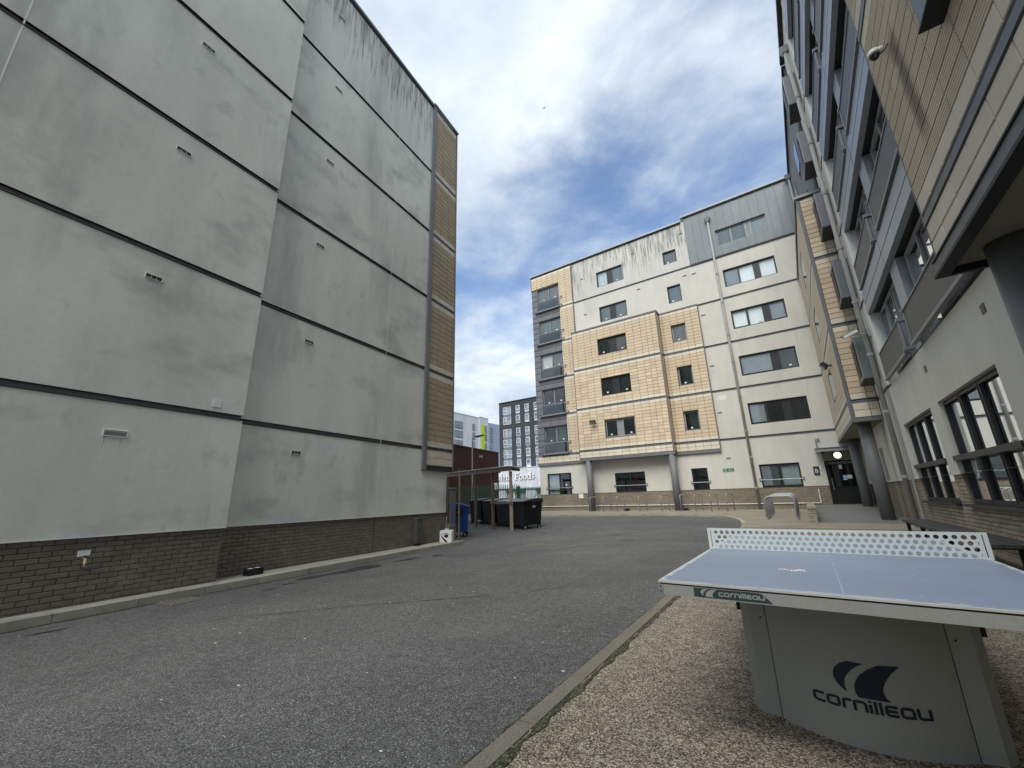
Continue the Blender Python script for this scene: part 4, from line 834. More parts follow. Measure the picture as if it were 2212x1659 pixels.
mb = MB(CF); mb.box(-12.39, -12.07, 1.10, 1.37, -.018, -.012); mb.build('notice', 'paper', CB)
# entrance door
mb = MB(CF); mb.box(.97, 2.10, 2.50, 2.578, -.14, -.06); mb.box(.97, 1.04, ramp(YC), 2.50, -.14, -.06); mb.box(2.03, 2.10, ramp(YC), 2.50, -.14, -.06); dr = mb.build('door_frame', 'black', CB)
mb = MB(CF); mb.box(1.045, 2.025, ramp(YC) + .01, 2.40, -.15, -.09); mb.build('door_leaf', 'black', dr)
mb = MB(CF); mb.box(1.10, 2.0, 1.35, 2.36, -.088, -.080); mb.build('door_glass', MT['glass_rail'], dr)
mb = MB(CF); mb.box(1.045, 2.025, 2.41, 2.495, -.15, -.10); mb.box(1.10, 1.99, 2.425, 2.45, -.098, -.085); mb.build('door_closer', 'metal_grey', dr)
mb = MB(); mb.tube([CF(1.13, 1.2, -.05), CF(1.13, 1.75, -.05)], .014, 6); mb.build('handle', 'galv', dr)
mb = MB(CF); mb.box(1.50, 1.62, 2.15, 2.35, -.076, -.073); mb.box(1.72, 1.92, 1.70, 1.86, -.076, -.073); mb.build('door_notice', 'paper', dr)
mb = MB(CF); mb.box(1.56, 1.73, 1.63, 1.87, -.0725, -.070); mb.build('door_sign', 'sign_blue', dr)
mb = MB(CF); mb.box(1.58, 1.71, 1.645, 1.69, -.0695, -.068); kk = [(1.645 + .055 * math.cos(i * .3927), 1.785 + .055 * math.sin(i * .3927)) for i in range(16)]; mb.add([CF(a, z, -.0685) for a, z in kk], [tuple(range(16))]); mb.build('door_sign_mark', 'white_paint', dr)
mb = MB(CF); mb.box(1.64, 1.65, 1.735, 1.835, -.0675, -.066); mb.build('door_sign_bar', 'sign_blue', dr)
mb = MB(CF); mb.box(.95, 2.2, 2.59, 3.02, .001, .012); mb.build('door_surround', 'soffit', CB)
# canopy over the door
mb = MB(CF); mb.box(.72, 2.4, 3.06, 3.12, .0, .85); cp = mb.build('canopy', 'trim', CB)
mb = MB(CF); mb.box(.70, 2.4, 3.122, 3.145, .0, .88); mb.box(.70, 2.4, 2.96, 3.055, .80, .86); mb.build('canopy_edge', 'galv', cp)
mb = MB(CF); mb.box(.80, .88, 3.15, 3.65, .0, .05); mb.box(.88, 1.0, 3.52, 3.68, .0, .03); mb.build('canopy_bracket', 'metal_grey', cp)
mb = MB(CF); mb.box(.90, 1.04, 2.86, 2.955, .70, .80); mb.build('canopy_sensor', 'black_matt', cp)

dl = thing('wall_light', 'round lit bulkhead light above the black entrance door', 'light', CF(1.55, 2.78, .02))
mb = MB(); c = Vector(CF(1.55, 2.80, .012)); mb.tube([c, c + Vector((0, -.05, 0))], .17, 24); mb.build('light_base', 'black_matt', dl)
mb = MB(); mb.tube([c + Vector((0, -.051, 0)), c + Vector((0, -.085, 0)), c + Vector((0, -.10, 0))], .148, 24, r2=.12); mb.build('diffuser', 'lamp_glow', dl)

sb = thing('door_sign', 'dark square sign with a white letter B beside the entrance door', 'sign', CF(.64, 1.9, .01))
mb = MB(CF); mb.box(.48, .73, 1.90, 2.33, .002, .018); mb.build('sign_plate', 'sign_dark', sb)
mb = MB(CF); mb.box(.735, .80, 1.90, 2.33, .002, .018); mb.build('sign_side', 'white_paint', sb)
text_on('lettering', 'B', .26, CF, .60, 2.10, .0195, 'white_paint', sb, .001)
text_on('lettering', 'BLOCK', .05, lambda a, z, d: CF(.768 - (z - 2.12), 2.12 + (a - .768), d), .768, 2.12, .0195, 'sign_dark', sb, .0005)

fs_ = thing('assembly_sign', 'green and white fire assembly point sign on the cream wall', 'sign', CF(-3.28, 2.38, .01))
mb = MB(CF); mb.box(-3.57, -2.99, 2.28, 2.49, .002, .010); mb.build('sign_plate', 'white_paint', fs_)
mb = MB(CF); mb.box(-3.56, -3.385, 2.29, 2.48, .0105, .0125); mb.box(-3.37, -3.00, 2.29, 2.48, .0105, .0125); mb.build('sign_panel', 'sign_green', fs_)
mb = MB(CF)
for sx, sz in ((-1, -1), (1, -1), (1, 1), (-1, 1)):
    ca, czz = -3.4725, 2.385
    mb.add([CF(ca + sx * p[0], czz + sz * p[1], .0135) for p in ((.018, .018), (.055, .022), (.042, .034), (.072, .066), (.064, .074), (.034, .044), (.022, .055))], [tuple(range(7))])
mb.build('sign_arrows', 'white_paint', fs_)
for i, s in enumerate(('Fire', 'assembly', 'point')): text_on('lettering', s, .068, CF, -3.185, 2.445 - i * .06, .0135, 'white_paint', fs_, .0005)

def floodlight(label, p, out, side):
    t = thing('floodlight', label, 'floodlight', p); p = Vector(p); o = Vector(out).normalized(); s = Vector(side).normalized(); dn = Vector((0, 0, -1)); f = (o * .75 + dn * .66).normalized(); uu = f.cross(s)
    fr = lambda a, z, d: tuple(p + o * .26 + s * a + uu * z + f * d)
    mb = MB(); mb.tube([p, p + o * .22], .025, 6); mb.tube([p + s * -.06, p + s * .06], .04, 8); mb.build('bracket', 'black_matt', t)
    mb = MB(fr); mb.box(-.19, .19, -.13, .13, -.09, .03)
    for i in range(5): mb.box(-.16 + i * .075, -.145 + i * .075, -.11, .11, -.13, -.091)
    mb.build('lamp_housing', 'black_matt', t)
    mb = MB(fr); mb.box(-.16, .16, -.10, .10, .031, .036); mb.build('lamp_lens', 'frosted', t)
floodlight('black floodlight on the tiled bay left of a two-light window', CF(-10.6, 5.82, DB1 + .025), (0, -1, 0), (1, 0, 0))

# cycle stands along the far pavement
def hoop(mb, p, q, h, r, rc=.10):
    p = Vector(p); q = Vector(q); u = (q - p).normalized(); P = [p - Vector((0, 0, .1)), p + Vector((0, 0, h - rc))]
    for k in range(1, 6): t = k / 6 * math.pi / 2; P.append(p + Vector((0, 0, h - rc)) + u * rc * (1 - math.cos(t)) + Vector((0, 0, rc * math.sin(t))))
    P.append(p + Vector((0, 0, h)) + u * rc); P.append(q + Vector((0, 0, h)) - u * rc)
    for k in range(1, 6): t = k / 6 * math.pi / 2; P.append(q + Vector((0, 0, h - rc)) - u * rc * (1 - math.sin(t)) + Vector((0, 0, rc * math.cos(t))))
    P += [q + Vector((0, 0, h - rc)), q - Vector((0, 0, .1))]; mb.tube(P, r, 8)
sx = [-10.90, -10.05, -9.20, -7.87, -6.62, -5.60, -4.86, -4.10, -3.35]
lab = ['steel cycle stand just right of the bay\'s first grey pillar', 'second steel cycle stand from the first grey pillar', 'steel cycle stand with a black bait box behind its foot', 'lone steel cycle stand midway between the two grey pillars', 'steel cycle stand just before the second grey pillar',
       'steel cycle stand with a bait box at its foot past the second pillar', 'steel cycle stand below the narrow dark ground-floor window', 'steel cycle stand between the narrow dark window and the green sign', 'steel cycle stand below the green assembly sign']
for x, lb in zip(sx, lab):
    t = thing('cycle_stand', lb, 'cycle stand', (x, 24.25, pav(24.2)), 'steel cycle stands along the cream block')
    mb = MB(); hoop(mb, (x - .08, 24.0, pav(24.0)), (x + .16, 24.62, pav(24.6)), .86, .026, .13); mb.build('hoop', 'galv', t, True)
    for yy_, dx in ((24.0, -.08), (24.62, .16)): mb = MB(); mb.lathe((x + dx, yy_, pav(yy_)), [(.06, 0), (.06, .012), (.03, .016)], 12); mb.build('base_plate', 'galv', t)
bait_box('black bait box behind a cycle stand below the red-curtained window', (-9.05, 24.95, pav(25)), (1, 0, 0), False)
bait_box('black bait box at the foot of the second grey pillar', (-5.62, 24.9, pav(25)), (1, 0, 0), False)
rk = thing('cycle_rack', 'row of galvanised steel hoops forming a cycle rack beside the ramp wall', 'cycle rack', (-.9, 20.5, pav(20)))
for i in range(8):
    y = 18.5 + i * .62; mb = MB(); hoop(mb, (-1.36, y, pav(y)), (-.42, y - .03, pav(y)), .83, .030, .20); mb.build('hoop', 'galv', rk, True)
mb = MB()
for x in (-1.36, -.42): mb.box(x - .03, x + .03, pav(18.4), pav(22.9) + .006, 18.40, 22.95)
mb.build('floor_rail', 'galv', rk)

# low brick wall at the side of the ramp
sw = thing('brick_wall', 'low brick wall edging the concrete ramp by the cycle rack', 'wall', (.05, 21, .25))
mb = MB(); mb.box(-.05, .15, -.1, .595, 17.21, 25.37); mb.build('mortar_bed', 'mortar_pale', sw)
axx = lambda a, z, d: (a, -d, z); FW = lambda a, z, d: (a, 17.21 - d, z); SWF = lambda a, z, d: (-.05 - d, a, z)
b1 = Cladder(sw, axx, FW, 60, 'brick', .010, .012); b2 = Cladder(sw, axR, SWF, 240, 'brick', .010, .012)
for k in range(8):
    z1 = .595 - k * .075
    for a0, a1 in (((-.06, .05), (.05, .16)) if k % 2 else ((-.06, .16),)): b1.put(a0, a1, z1 - .075, z1, 0, 'brick_pale')
    y = 17.21 - (.11 if k % 2 else 0)
    while y < 25.3: b2.put(max(y, 17.21), min(y + .225, 25.35), z1 - .075, z1, 0, 'brick_pale'); y += .225
mb = MB(); mb.box(-.075, .175, .598, .655, 17.17, 25.36); mb.build('wall_cap', 'brick_pale', sw)
b1.finish('brick_courses'); b2.finish('brick_courses')

# ------------------------------------------------------------------ block along the near side of the yard
RB = thing('apartment_block', 'cream block with grey balcony panels and overhanging tiled front beside the blue table', 'building', (3.5, 14, .2))
mb = MB(RF); mb.box(1.2, 25.3, -.3, 18.9, -9, -.62); mb.build('core', 'render_cream', RB)
W1, W2 = (8.40, 11.57, .86, 2.84), (12.2, 15.18, .86, 2.84); SL1, SL2 = (16.68, 17.08, 1.45, 2.62), (19.65, 20.40, 1.45, 2.62)
mb = MB(RF); panel(mb, 1.2, 25.38, 1.43, 4.0, 0, [W1, W2, SL1, SL2], .18); mb.build('render_panel', 'render_cream', RB)
mb = MB(RF)
for a0, a1, z0, z1 in ((1.2, 8.38, -.3, 1.40), (11.59, 12.18, -.3, 1.40), (15.20, 25.36, -.3, 1.40), (8.38, 11.59, -.3, .84), (12.18, 15.20, -.3, .84)): mb.box(a0, a1, z0, z1, -.5, -.058)
mb.build('mortar_bed', 'mortar_pale', RB)
mb = MB(RF); mb.box(1.2, 8.40, 1.412, 1.428, -.06, .01); mb.box(11.57, 12.2, 1.412, 1.428, -.06, .01); mb.box(15.18, 25.36, 1.412, 1.428, -.06, .01); mb.build('render_stop', 'bead', RB)
bc = Cladder(RB, axR, RF, 300, 'brick', .010, .032); seq = []; rb = random.Random(8)
for k in range(21):
    z1 = 1.41 - k * .075; z0 = z1 - .075; a = 6.6 - (.1125 if k % 2 else 0)
    while a < 19:
        for q in cut(max(a, 6.6), a + .225, z0, z1, [(W1[0] - .03, W1[1] + .03, .83, 2), (W2[0] - .03, W2[1] + .03, .83, 2)]): seq.append(q)
        a += .225
seq = [q for q in seq if q[2] > -.05 and q[1] - q[0] > .03]
seq.sort(key=lambda q: (q[0] > 13.2 or q[2] < .35, q[0]))
for q in seq: bc.put(*q, -.055 + rb.uniform(-.003, .003), 'brick_pale')
bc.finish('brick_courses')
def rwin(b, a_split, name='window'):
    o = window(RB, RF, *b, -.09, [(0, .36, 'frosted', {'sash': 1}), (.36, .68, 'dark', {'sash': 1}), (.68, 1, 'dark', {'sash': 1})], transom=1.70, fw=.055, sill=True, glass=MT['glass_side'], room='room_mid')
    mb = MB(RF); mb.box(b[0] - .01, b[1] + .01, 1.66, 1.76, -.08, .03); mb.build('transom', 'frame', o)
    return o
rwin(W1, 0); rwin(W2, 0)
for b in (SL1, SL2): window(RB, RF, *b, -.12, [(0, 1, 'dark')], glass=MT['glass_side'])
for (a, z) in ((11.55, 3.50), (8.05, 3.52)): mb = MB(RF); mb.box(a, a + .13, z, z + .13, 0, .015); mb.build('vent', 'mortar_pale', RB)
TOPR = 18.95
# strip of plain render beside the balconies, with floor bands
for k in range(5):
    z0, z1 = BC[k] + .05, (BC[k + 1] - .05 if k < 4 else TOPR)
    mb = MB(RF); panel(mb, 15.10, 17.80, z0, z1, 0, (), .1); mb.build('render_panel', 'render_cream', RB)
    mb = MB(RF); mb.box(15.12, 25.3, BC[k] - .048, BC[k] + .048, -.10, -.03); mb.build('floor_band', 'band', RB)
    mb = MB(RF); mb.box(15.12, 17.78, BC[k] - .06, BC[k] - .049, -.05, .02); mb.build('drip_flashing', 'band_dark', RB)
mb = MB(RF); mb.box(15.06, 15.22, 4.0, 18.2, -.30, .07); mb.build('render_reveal', 'bead', RB)
# balcony storeys
for k in range(5):
    b = BC[k]; bn = BC[k] + 2.77
    for z0, z1 in ((bn - .71, bn - .40), (bn - .37, bn - .035)):
        mb = MB(RF); mb.box(4.6, 15.05, z0, z1, -.02, .10); mb.build('fascia_strip', 'fascia', RB)
    mb = MB(RF); mb.box(4.6, 15.05, bn - .398, bn - .372, -.02, .06); mb.box(4.6, 15.05, bn - .033, bn + .03, -.1, .05); mb.box(4.6, 15.04, bn - .695, bn - .60, -.42, -.025); mb.build('fascia_shadow_gap', 'band_dark', RB)
    for a in (8.6, 11.75): mb = MB(RF); mb.box(a, a + .008, bn - .70, bn - .04, .101, .104); mb.build('fascia_joint', 'band_dark', RB)
    mb = MB(RF); mb.box(4.6, 15.05, b - .0, bn - .72, -.42, -.30); mb.build('recess_wall', 'metal_grey', RB)
    zw0, zw1 = b + .72, bn - .73
    window(RB, RF, 12.22, 14.95, b + .1, zw1, -.16, [(0, .34, 'net'), (.34, .67, 'dark', {'sash': 1}), (.67, 1, 'net', {'sash': 1})], fm='frame_grey', fw=.08, glass=MT['glass_side'], room='room_mid')
    window(RB, RF, 7.0, 11.35, b + .1, zw1, -.16, [(0, .25, 'net', {'sash': 1}), (.25, .5, 'dark', {'sash': 1}), (.5, .77, 'dark', {'sash': 1}), (.77, 1, 'net_warm')], fm='frame_grey', fw=.08, glass=MT['glass_side'], room='room_mid')
    for (a0, a1) in ((5.0, 11.38), (12.12, 14.86)):
        mb = MB(RF); mb.box(a0 + .03, a1 - .03, b + .07, b + .77, .105, .115); o = mb.build('balcony_panel', 'perforated', RB)
        mb = MB(RF); mb.box(a0, a1, b + .77, b + .80, .09, .135); mb.box(a0, a1 + .05, b + .0, b + .065, .07, .15); mb.box(a1 - .03, a1, b + .07, b + .768, .095, .13); mb.box(a0, a0 + .03, b + .07, b + .768, .095, .13); mb.build('panel_frame', 'metal_grey', o)
    mb = MB(RF); mb.box(11.44, 12.10, b + .0, bn - .72, -.28, -.02); pl = mb.build('pilaster', 'fascia', RB)
    for a in (11.43, 12.07):
        mb = MB(); mb.tube([RF(a, b + .04, .10), RF(a, b + .86, .10)], .028, 8); mb.build('balcony_post', 'metal_grey', pl)
        for z in (b + .12, b + .80): mb = MB(RF); mb.box(a - .055, a + .055, z - .04, z + .04, -.018, .15); mb.build('post_clamp', 'metal_grey', pl)
mb = MB(RF); mb.box(1.5, 17.8, TOPR + .002, TOPR + .16, -.5, .16); mb.build('roof_edge', 'band_dark', RB)
mb = MB(RF); mb.box(4.6, 15.05, BC[4] + 2.78, TOPR, -.3, .02); mb.build('parapet', 'render_cream', RB)
downpipe(RB, [RF(16.2, 17.9, .12), RF(16.2, .10, .12)], .07, [RF(16.2, z, .12) for z in (15.6, 13.4, 11.2, 9.0, 7.0, 5.2, 3.4, 1.5)], RF(16.2, 17.85, .12))
mb = MB(); mb.tube([RF(15.72, 3.95, .04), RF(15.72, .9, .04), RF(15.74, .1, .05)], .026, 8); mb.build('service_pipe', 'pipe', RB)
# oriel window boxes
for k in range(5):
    b = BC[k]; z0, z1 = b + .46, b + 1.84
    mb = MB(); mb.box(2.13, 2.50, z0, z1, 16.38, 17.45); o = mb.build('oriel_box', 'box_grey', RB)
    mb = MB(); mb.box(2.10, 2.128, z0 + .10, z1 - .10, 16.75, 17.32); mb.build('oriel_window', 'black', o)
    mb = MB(); mb.box(2.095, 2.135, z0, z0 + .09, 16.36, 17.46); mb.box(2.095, 2.135, z1 - .09, z1, 16.36, 17.46); mb.box(2.095, 2.135, z0 + .09, z1 - .09, 16.36, 16.44); mb.build('oriel_frame', 'metal_grey', o)
    mb = MB(); mb.box(2.12, 2.50, z0 - .03, z0 - .002, 16.37, 17.46); mb.build('oriel_underside', 'frame', o)
# projecting tiled bay on pillars
BFF = lambda a, z, d: (a, 17.78 - d, z)
BT = 12.30
bwin = [(20.7, 22.5, b + .78, b + 2.02) for b in BC[:3]]
mb = MB(); mb.box(XB + .02, XR + .1, 3.40, BT, 17.80, 25.36); mb.build('bay_core', 'joint', RB)
clf = Cladder(RB, axC, BFF, 85); cll = Cladder(RB, axR, BLF, 0)
lcols = [17.87 + .5 * i for i in range(15)] + [25.34]
lv = [3.50] + BC[:3] + [BT]
for k in range(4):
    zs = rows13(lv[k] + (.07 if k else .01), lv[k + 1] - (.06 if k < 3 else .0), 2 if k == 0 else 13)
    for i in range(len(zs) - 1):
        m = 'tile_cream' if k == 0 or i in (0, 12) else 'tile'
        clf.put(1.80, 2.24, zs[i], zs[i + 1], 0, m); clf.put(2.24, 2.485, zs[i], zs[i + 1], 0, m)
        m2 = 'tile_cream_shaded' if k == 0 or i in (0, 12) else 'tile_near'  # side face: duller tiles than the front, its shade put into the colour
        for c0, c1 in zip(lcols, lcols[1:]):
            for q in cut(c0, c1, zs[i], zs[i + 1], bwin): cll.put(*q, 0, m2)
cll.finish('return_tiles')
for z in BC[:3]:
    mb = MB(); mb.box(1.80, 2.49, z - .06, z + .03, 17.765, 17.785); mb.box(1.705, 1.725, z - .06, z + .03, 17.87, 25.3); mb.build('bay_band', 'band', RB)
    mb = MB(); mb.box(1.80, 2.49, z + .034, z + .065, 17.772, 17.785); mb.box(1.712, 1.725, z + .034, z + .065, 17.87, 25.3); mb.build('bay_band_gap', 'band_dark', RB)
for b in bwin:
    mb = MB(BLF); mb.box(b[0], b[1], b[2], b[3], -.015, .0); o = mb.build('bay_window', 'room', RB)
    mb = MB(BLF)
    for q in ((b[0], b[1], b[2], b[2] + .06), (b[0], b[1], b[3] - .06, b[3]), (b[0], b[0] + .06, b[2] + .06, b[3] - .06), (b[1] - .06, b[1], b[2] + .06, b[3] - .06)): mb.box(*q, .001, .016)
    mb.build('frame', 'frame', o)
    mb = MB(BLF); mb.box(b[0] + .06, b[1] - .06, b[2] + .06, b[3] - .06, .004, .008); mb.build('pane', MT['glass_side'], o)
mb = MB(); mb.box(XB - .03, XB + .065, 3.37, BT + .02, 17.745, 17.86); mb.build('corner_trim', 'trim', RB)
mb = MB(); mb.box(XB + .066, XR, 3.37, 3.495, 17.73, 17.80); mb.box(XB - .03, XB + .03, 3.37, 3.495, 17.87, 25.36); mb.build('bay_fascia', 'trim', RB)
mb = MB(); mb.box(XB + .03, XR, 3.385, 3.398, 17.80, 25.36); mb.build('bay_soffit', 'soffit', RB)
mb = MB(); mb.box(XB - .08, XR, BT + .022, BT + .12, 17.68, 25.36); mb.build('bay_coping', 'coping', RB)
mb = MB(); mb.box(XB - .045, XB - .005, BT - .07, BT + .02, 17.87, 25.3); mb.box(XB + .07, XR, BT - .06, BT + .02, 17.73, 17.78); mb.build('coping_edge', 'band_dark', RB)
for (x, y, r_) in ((2.04, 18.35, .19), (2.12, 24.0, .19)):
    mb = MB(); mb.lathe((x, y, 0), [(r_, ramp(y) - .2), (r_, 3.384)], 24); mb.build('pillar', 'pillar', RB, True)
# ribbed dark cladding above the bay
mb = MB(RF); mb.box(17.82, 25.38, BT + .12, 18.80, -.1, .03); mb.build('dark_cladding', 'zinc_dark', RB)
mb = MB(RF)
for i in range(30): mb.box(17.86 + i * .25, 17.90 + i * .25, BT + .13, 18.78, .031, .07)
mb.build('cladding_rib', 'zinc', RB, kind='stuff')
mb = MB(RF); mb.box(17.82, 25.38, 18.80, 18.95, -.1, .14); mb.build('roof_edge', 'band_dark', RB)
for z0 in (12.9, 15.7):
    for a0 in (20.2, 23.4): mb = MB(RF); mb.box(a0, a0 + 1.1, z0, z0 + 1.3, .03, .085); o = mb.build('window', 'frame', RB); mb = MB(RF); mb.box(a0 + .06, a0 + 1.04, z0 + .06, z0 + 1.24, .086, .09); mb.build('pane', MT['glass_side'], o)
downpipe(RB, [RF(25.15, 18.4, .16), RF(25.15, BT + .14, .16)], .06, [RF(25.15, 15.5, .16)], RF(25.15, 18.45, .16))
# near overhang clad in ribbed tiles
OB, OT, OY = 3.34, 18.95, 5.84
mb = MB(); mb.box(1.625, XR + .1, OB + .10, OT, 1.4, OY); mb.build('overhang_core', 'joint', RB)
hc = Cladder(RB, axR, HF, 215, 'tile'); hcol = [OY - .01, 5.43, 4.94, 4.45, 3.96, 3.47, 2.98, 2.49, 2.0, 1.5][::-1]
OBand = [4.035, 6.82, 9.6, 12.37, 15.13]
def orows():
    for z0, z1 in ((3.535, 3.75), (3.75, 3.955)): yield z0, z1, 'tile_cream_shaded', 0
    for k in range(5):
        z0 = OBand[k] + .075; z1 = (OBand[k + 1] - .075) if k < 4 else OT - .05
        yield z0, z0 + .195, 'tile_cream_shaded', 0
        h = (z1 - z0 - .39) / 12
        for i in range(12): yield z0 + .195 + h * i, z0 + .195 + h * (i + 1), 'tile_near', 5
        yield z1 - .195, z1, 'tile_cream_shaded', 0
for z0, z1, m, rbs in orows():
    for c0, c1 in zip(hcol, hcol[1:]): hc.put(c0, c1, z0, z1, -.025, m, rbs)
hc.finish('tile_field')
for z in OBand:
    mb = MB(); mb.box(1.592, 1.62, z - .072, z + .012, 1.5, OY); mb.build('overhang_band', 'band', RB)
    mb = MB(); mb.box(1.612, 1.624, z + .016, z + .074, 1.5, OY); mb.build('overhang_band_gap', 'band_dark', RB)
mb = MB(); mb.box(1.57, 1.625, OB + .035, 3.51, 1.4, OY + .01); mb.build('overhang_fascia', 'band', RB)
mb = MB(); mb.box(1.555, 1.63, 3.512, 3.53, 1.4, OY + .015); mb.box(1.545, 1.66, OB, OB + .032, 1.4, OY + .03); mb.box(1.66, XR, OB + .0, OB + .095, OY - .02, OY + .03); mb.build('overhang_lip', 'band_dark', RB)
mb = MB(); mb.box(1.66, XR, OB + .075, OB + .095, 1.4, OY - .03); mb.build('overhang_soffit', 'soffit', RB)
mb = MB(); mb.box(1.60, 1.625, 3.53, OT, OY, OY + .012); mb.build('edge_trim', 'trim', RB)
mb = MB(); mb.lathe((2.03, 5.48, 0), [(.20, -.1), (.20, OB + .08)], 28); mb.build('pillar', 'pillar', RB, True)
mb = MB(); mb.box(1.47, 1.595, 4.86, 6.60, 2.9, 4.03); o = mb.build('window_surround', 'box_grey', RB); mb = MB(); mb.box(1.45, 1.60, 4.84, 4.858, 2.9, 4.05); mb.build('surround_edge', 'band_dark', o)

# unseen wing added behind the viewpoint to shade the table and near yard
mb = MB(); mb.box(-3.0, 14, -.3, 13.5, -18, -6.5); mb.build('shade_wing', 'render_cream', RB)

# cameras and floodlight on the near block
cc = thing('security_camera', 'pale bullet security camera on a bracket by the downpipe', 'camera', (2.4, 16.1, 5.87))
mb = MB(); mb.tube([(2.50, 16.06, 5.85), (2.22, 16.02, 5.86), (2.17, 16.0, 5.92)], .025, 8); mb.box(2.44, 2.50, 5.74, 5.98, 15.98, 16.14); mb.build('bracket', 'pipe', cc)
p0, p1 = Vector((2.20, 16.0, 5.99)), Vector((1.78, 15.98, 5.82)); ax = (p1 - p0).normalized(); sdv = ax.cross(Vector((0, 0, 1))).normalized(); upv = sdv.cross(ax)
cfr = lambda a, z, d: tuple(p0 + ax * a + upv * z + sdv * d)
mb = MB(cfr); mb.prism([(0, -.05), (.40, -.05), (.40, .045), (.0, .045)], -.05, .05); mb.build('camera_body', 'white_plastic', cc)
mb = MB(cfr); mb.box(-.03, .47, .047, .060, -.062, .062); mb.build('sun_shield', 'coping', cc)
mb = MB(cfr); mb.box(.401, .405, -.035, .035, -.035, .035); mb.build('lens', 'black', cc)
floodlight('black floodlight on the side of the tiled bay above the ramp', (XB - .025, 19.9, 5.95), (-1, 0, 0), (0, 1, 0))
dc = thing('dome_camera', 'small dome security camera on the ribbed tile overhang', 'camera', (1.58, 5.2, 5.9))
mb = MB(); mb.tube([(1.575, 5.2, 5.92), (1.53, 5.2, 5.92)], .04, 10); mb.lathe((1.50, 5.2, 5.88), [(.058, .0), (.062, .035), (.048, .065), (.014, .08)], 14); mb.build('camera_body', 'white_plastic', dc, True)
mb = MB(); mb.lathe((1.50, 5.2, 5.877), [(.008, -.052), (.030, -.042), (.046, -.014), (.048, .0)], 14); mb.build('dome', 'black', dc, True)
mb = MB(); mb.tube([(1.50, 5.14, 5.85), (1.47, 5.10, 5.76), (1.53, 5.04, 5.74), (1.575, 5.03, 5.80)], .007, 6); mb.build('cable', 'black_matt', dc)

# bench along the brick base
bn_ = thing('bench', 'long dark slatted bench on black frames against the brick base behind the table', 'bench', (2.05, 11.3, .08))
for j in range(3):
    mb = MB(); x0 = 1.80 + j * .16; mb.box(x0, x0 + .145, .40, .445, 8.2, 14.1); mb.build('slat', 'bench', bn_)
for y in (8.6, 10.4, 12.2, 13.7):
    mb = MB(); mb.box(1.82, 1.88, .03, .395, y, y + .06); mb.box(2.18, 2.24, .03, .395, y, y + .06); mb.box(1.82, 2.24, .34, .396, y + .062, y + .10); mb.build('leg', 'black_matt', bn_)

# ------------------------------------------------------------------ table tennis table
TT = thing('table_tennis_table', 'outdoor table tennis table with pale blue top and white perforated steel net', 'table', (.06, 3.7, .01))
TX0, TX1, TY0, TYN = -.700, .828, 2.28, 3.718; TY1 = 2 * TYN - TY0
mb = MB(); mb.box(TX0 + .012, TX1 - .012, .7525, .7610, TY0 + .012, TY1 - .012); mb.build('tabletop', 'table_blue', TT)
mb = MB()
for q in ((TX0, TX1, TY0, TY0 + .0115), (TX0, TX1, TY1 - .0115, TY1), (TX0, TX0 + .0115, TY0 + .0116, TY1 - .0116), (TX1 - .0115, TX1, TY0 + .0116, TY1 - .0116)): mb.box(q[0], q[1], .7515, .7606, q[2], q[3])
mb.build('edge_profile', 'table_rim', TT)
MT['table_line'] = mat('table_line', (.44, .50, .57), .5, .3, layers=[((20, 20, 5), .12, 4)], stains=[((6, 6, 2), .50, .62, (.21, .29, .40), .8, (0, 2, 1))])
mb = MB()
for q in ((TX0 + .013, TX1 - .013, TY0 + .013, TY0 + .032), (TX0 + .013, TX1 - .013, TY1 - .032, TY1 - .013), (TX0 + .013, TX0 + .031, TY0 + .033, TY1 - .033), (TX1 - .031, TX1 - .013, TY0 + .033, TY1 - .033), (.0515, .0550, TY0 + .034, TYN - .35)): mb.box(q[0], q[1], .7612, .7618, q[2], q[3])
mb.build('painted_line', 'table_line', TT)
mb = MB(); mb.box(TX0 + .006, TX1 - .006, .744, .7514, TY0 + .006, TY1 - .006); mb.build('shadow_gap', 'black_matt', TT)
mb = MB(); mb.box(TX0 + .002, TX1 - .002, .697, .7438, TY0 + .002, TY0 + .025); mb.box(TX0 + .002, TX1 - .002, .697, .7438, TY1 - .025, TY1 - .002); mb.box(TX0 + .002, TX0 + .025, .697, .7438, TY0 + .0255, TY1 - .0255); mb.box(TX1 - .025, TX1 - .002, .697, .7438, TY0 + .0255, TY1 - .0255); mb.build('apron', 'table_side', TT)
mb = MB(); mb.box(TX0 - .001, TX0 + .022, .693, .7435, TY0 - .0005, TY0 + .0015); mb.build('corner_cap', 'galv', TT)
mb = MB()
for zz in (.713, .733): mb.box(TX0 + .007, TX0 + .012, zz - .004, zz + .004, TY0 - .002, TY0 - .0006)
mb.build('screw', 'black_matt', TT)
mb = MB(); mb.box(TX0 + .03, TX1 - .03, .7, .742, TY0 + .03, TY1 - .03); mb.build('underside', 'black_matt', TT)
# worn white marks on the playing surface
rp = random.Random(21); mb = MB(); P = []
for i in range(26): t = i / 25; P.append((-.205 + .125 * t, 2.875 + .016 * math.sin(t * 9) + rp.uniform(-.008, .008)))
for i in range(25):
    wv = .006 + .024 * rp.random() * (1.2 if i > 10 else .6); a, b = P[i], P[i + 1]; mb.add([(a[0], a[1] - wv, .7616), (b[0] - .0005, b[1] - wv, .7616), (b[0] - .0005, b[1] + wv, .7616), (a[0], a[1] + wv, .7616)], [(0, 1, 2, 3)])
for (x, y, l_) in ((.345, 2.93, .025), (.52, 2.75, .012), (-.47, 2.72, .008), (.30, 2.42, .010)): mb.add([(x, y, .7616), (x + l_, y - .002, .7616), (x + l_ * .9, y + .005, .7616), (x, y + .004, .7616)], [(0, 1, 2, 3)])
mb.build('paint_mark', 'white_paint', TT, kind='stuff')
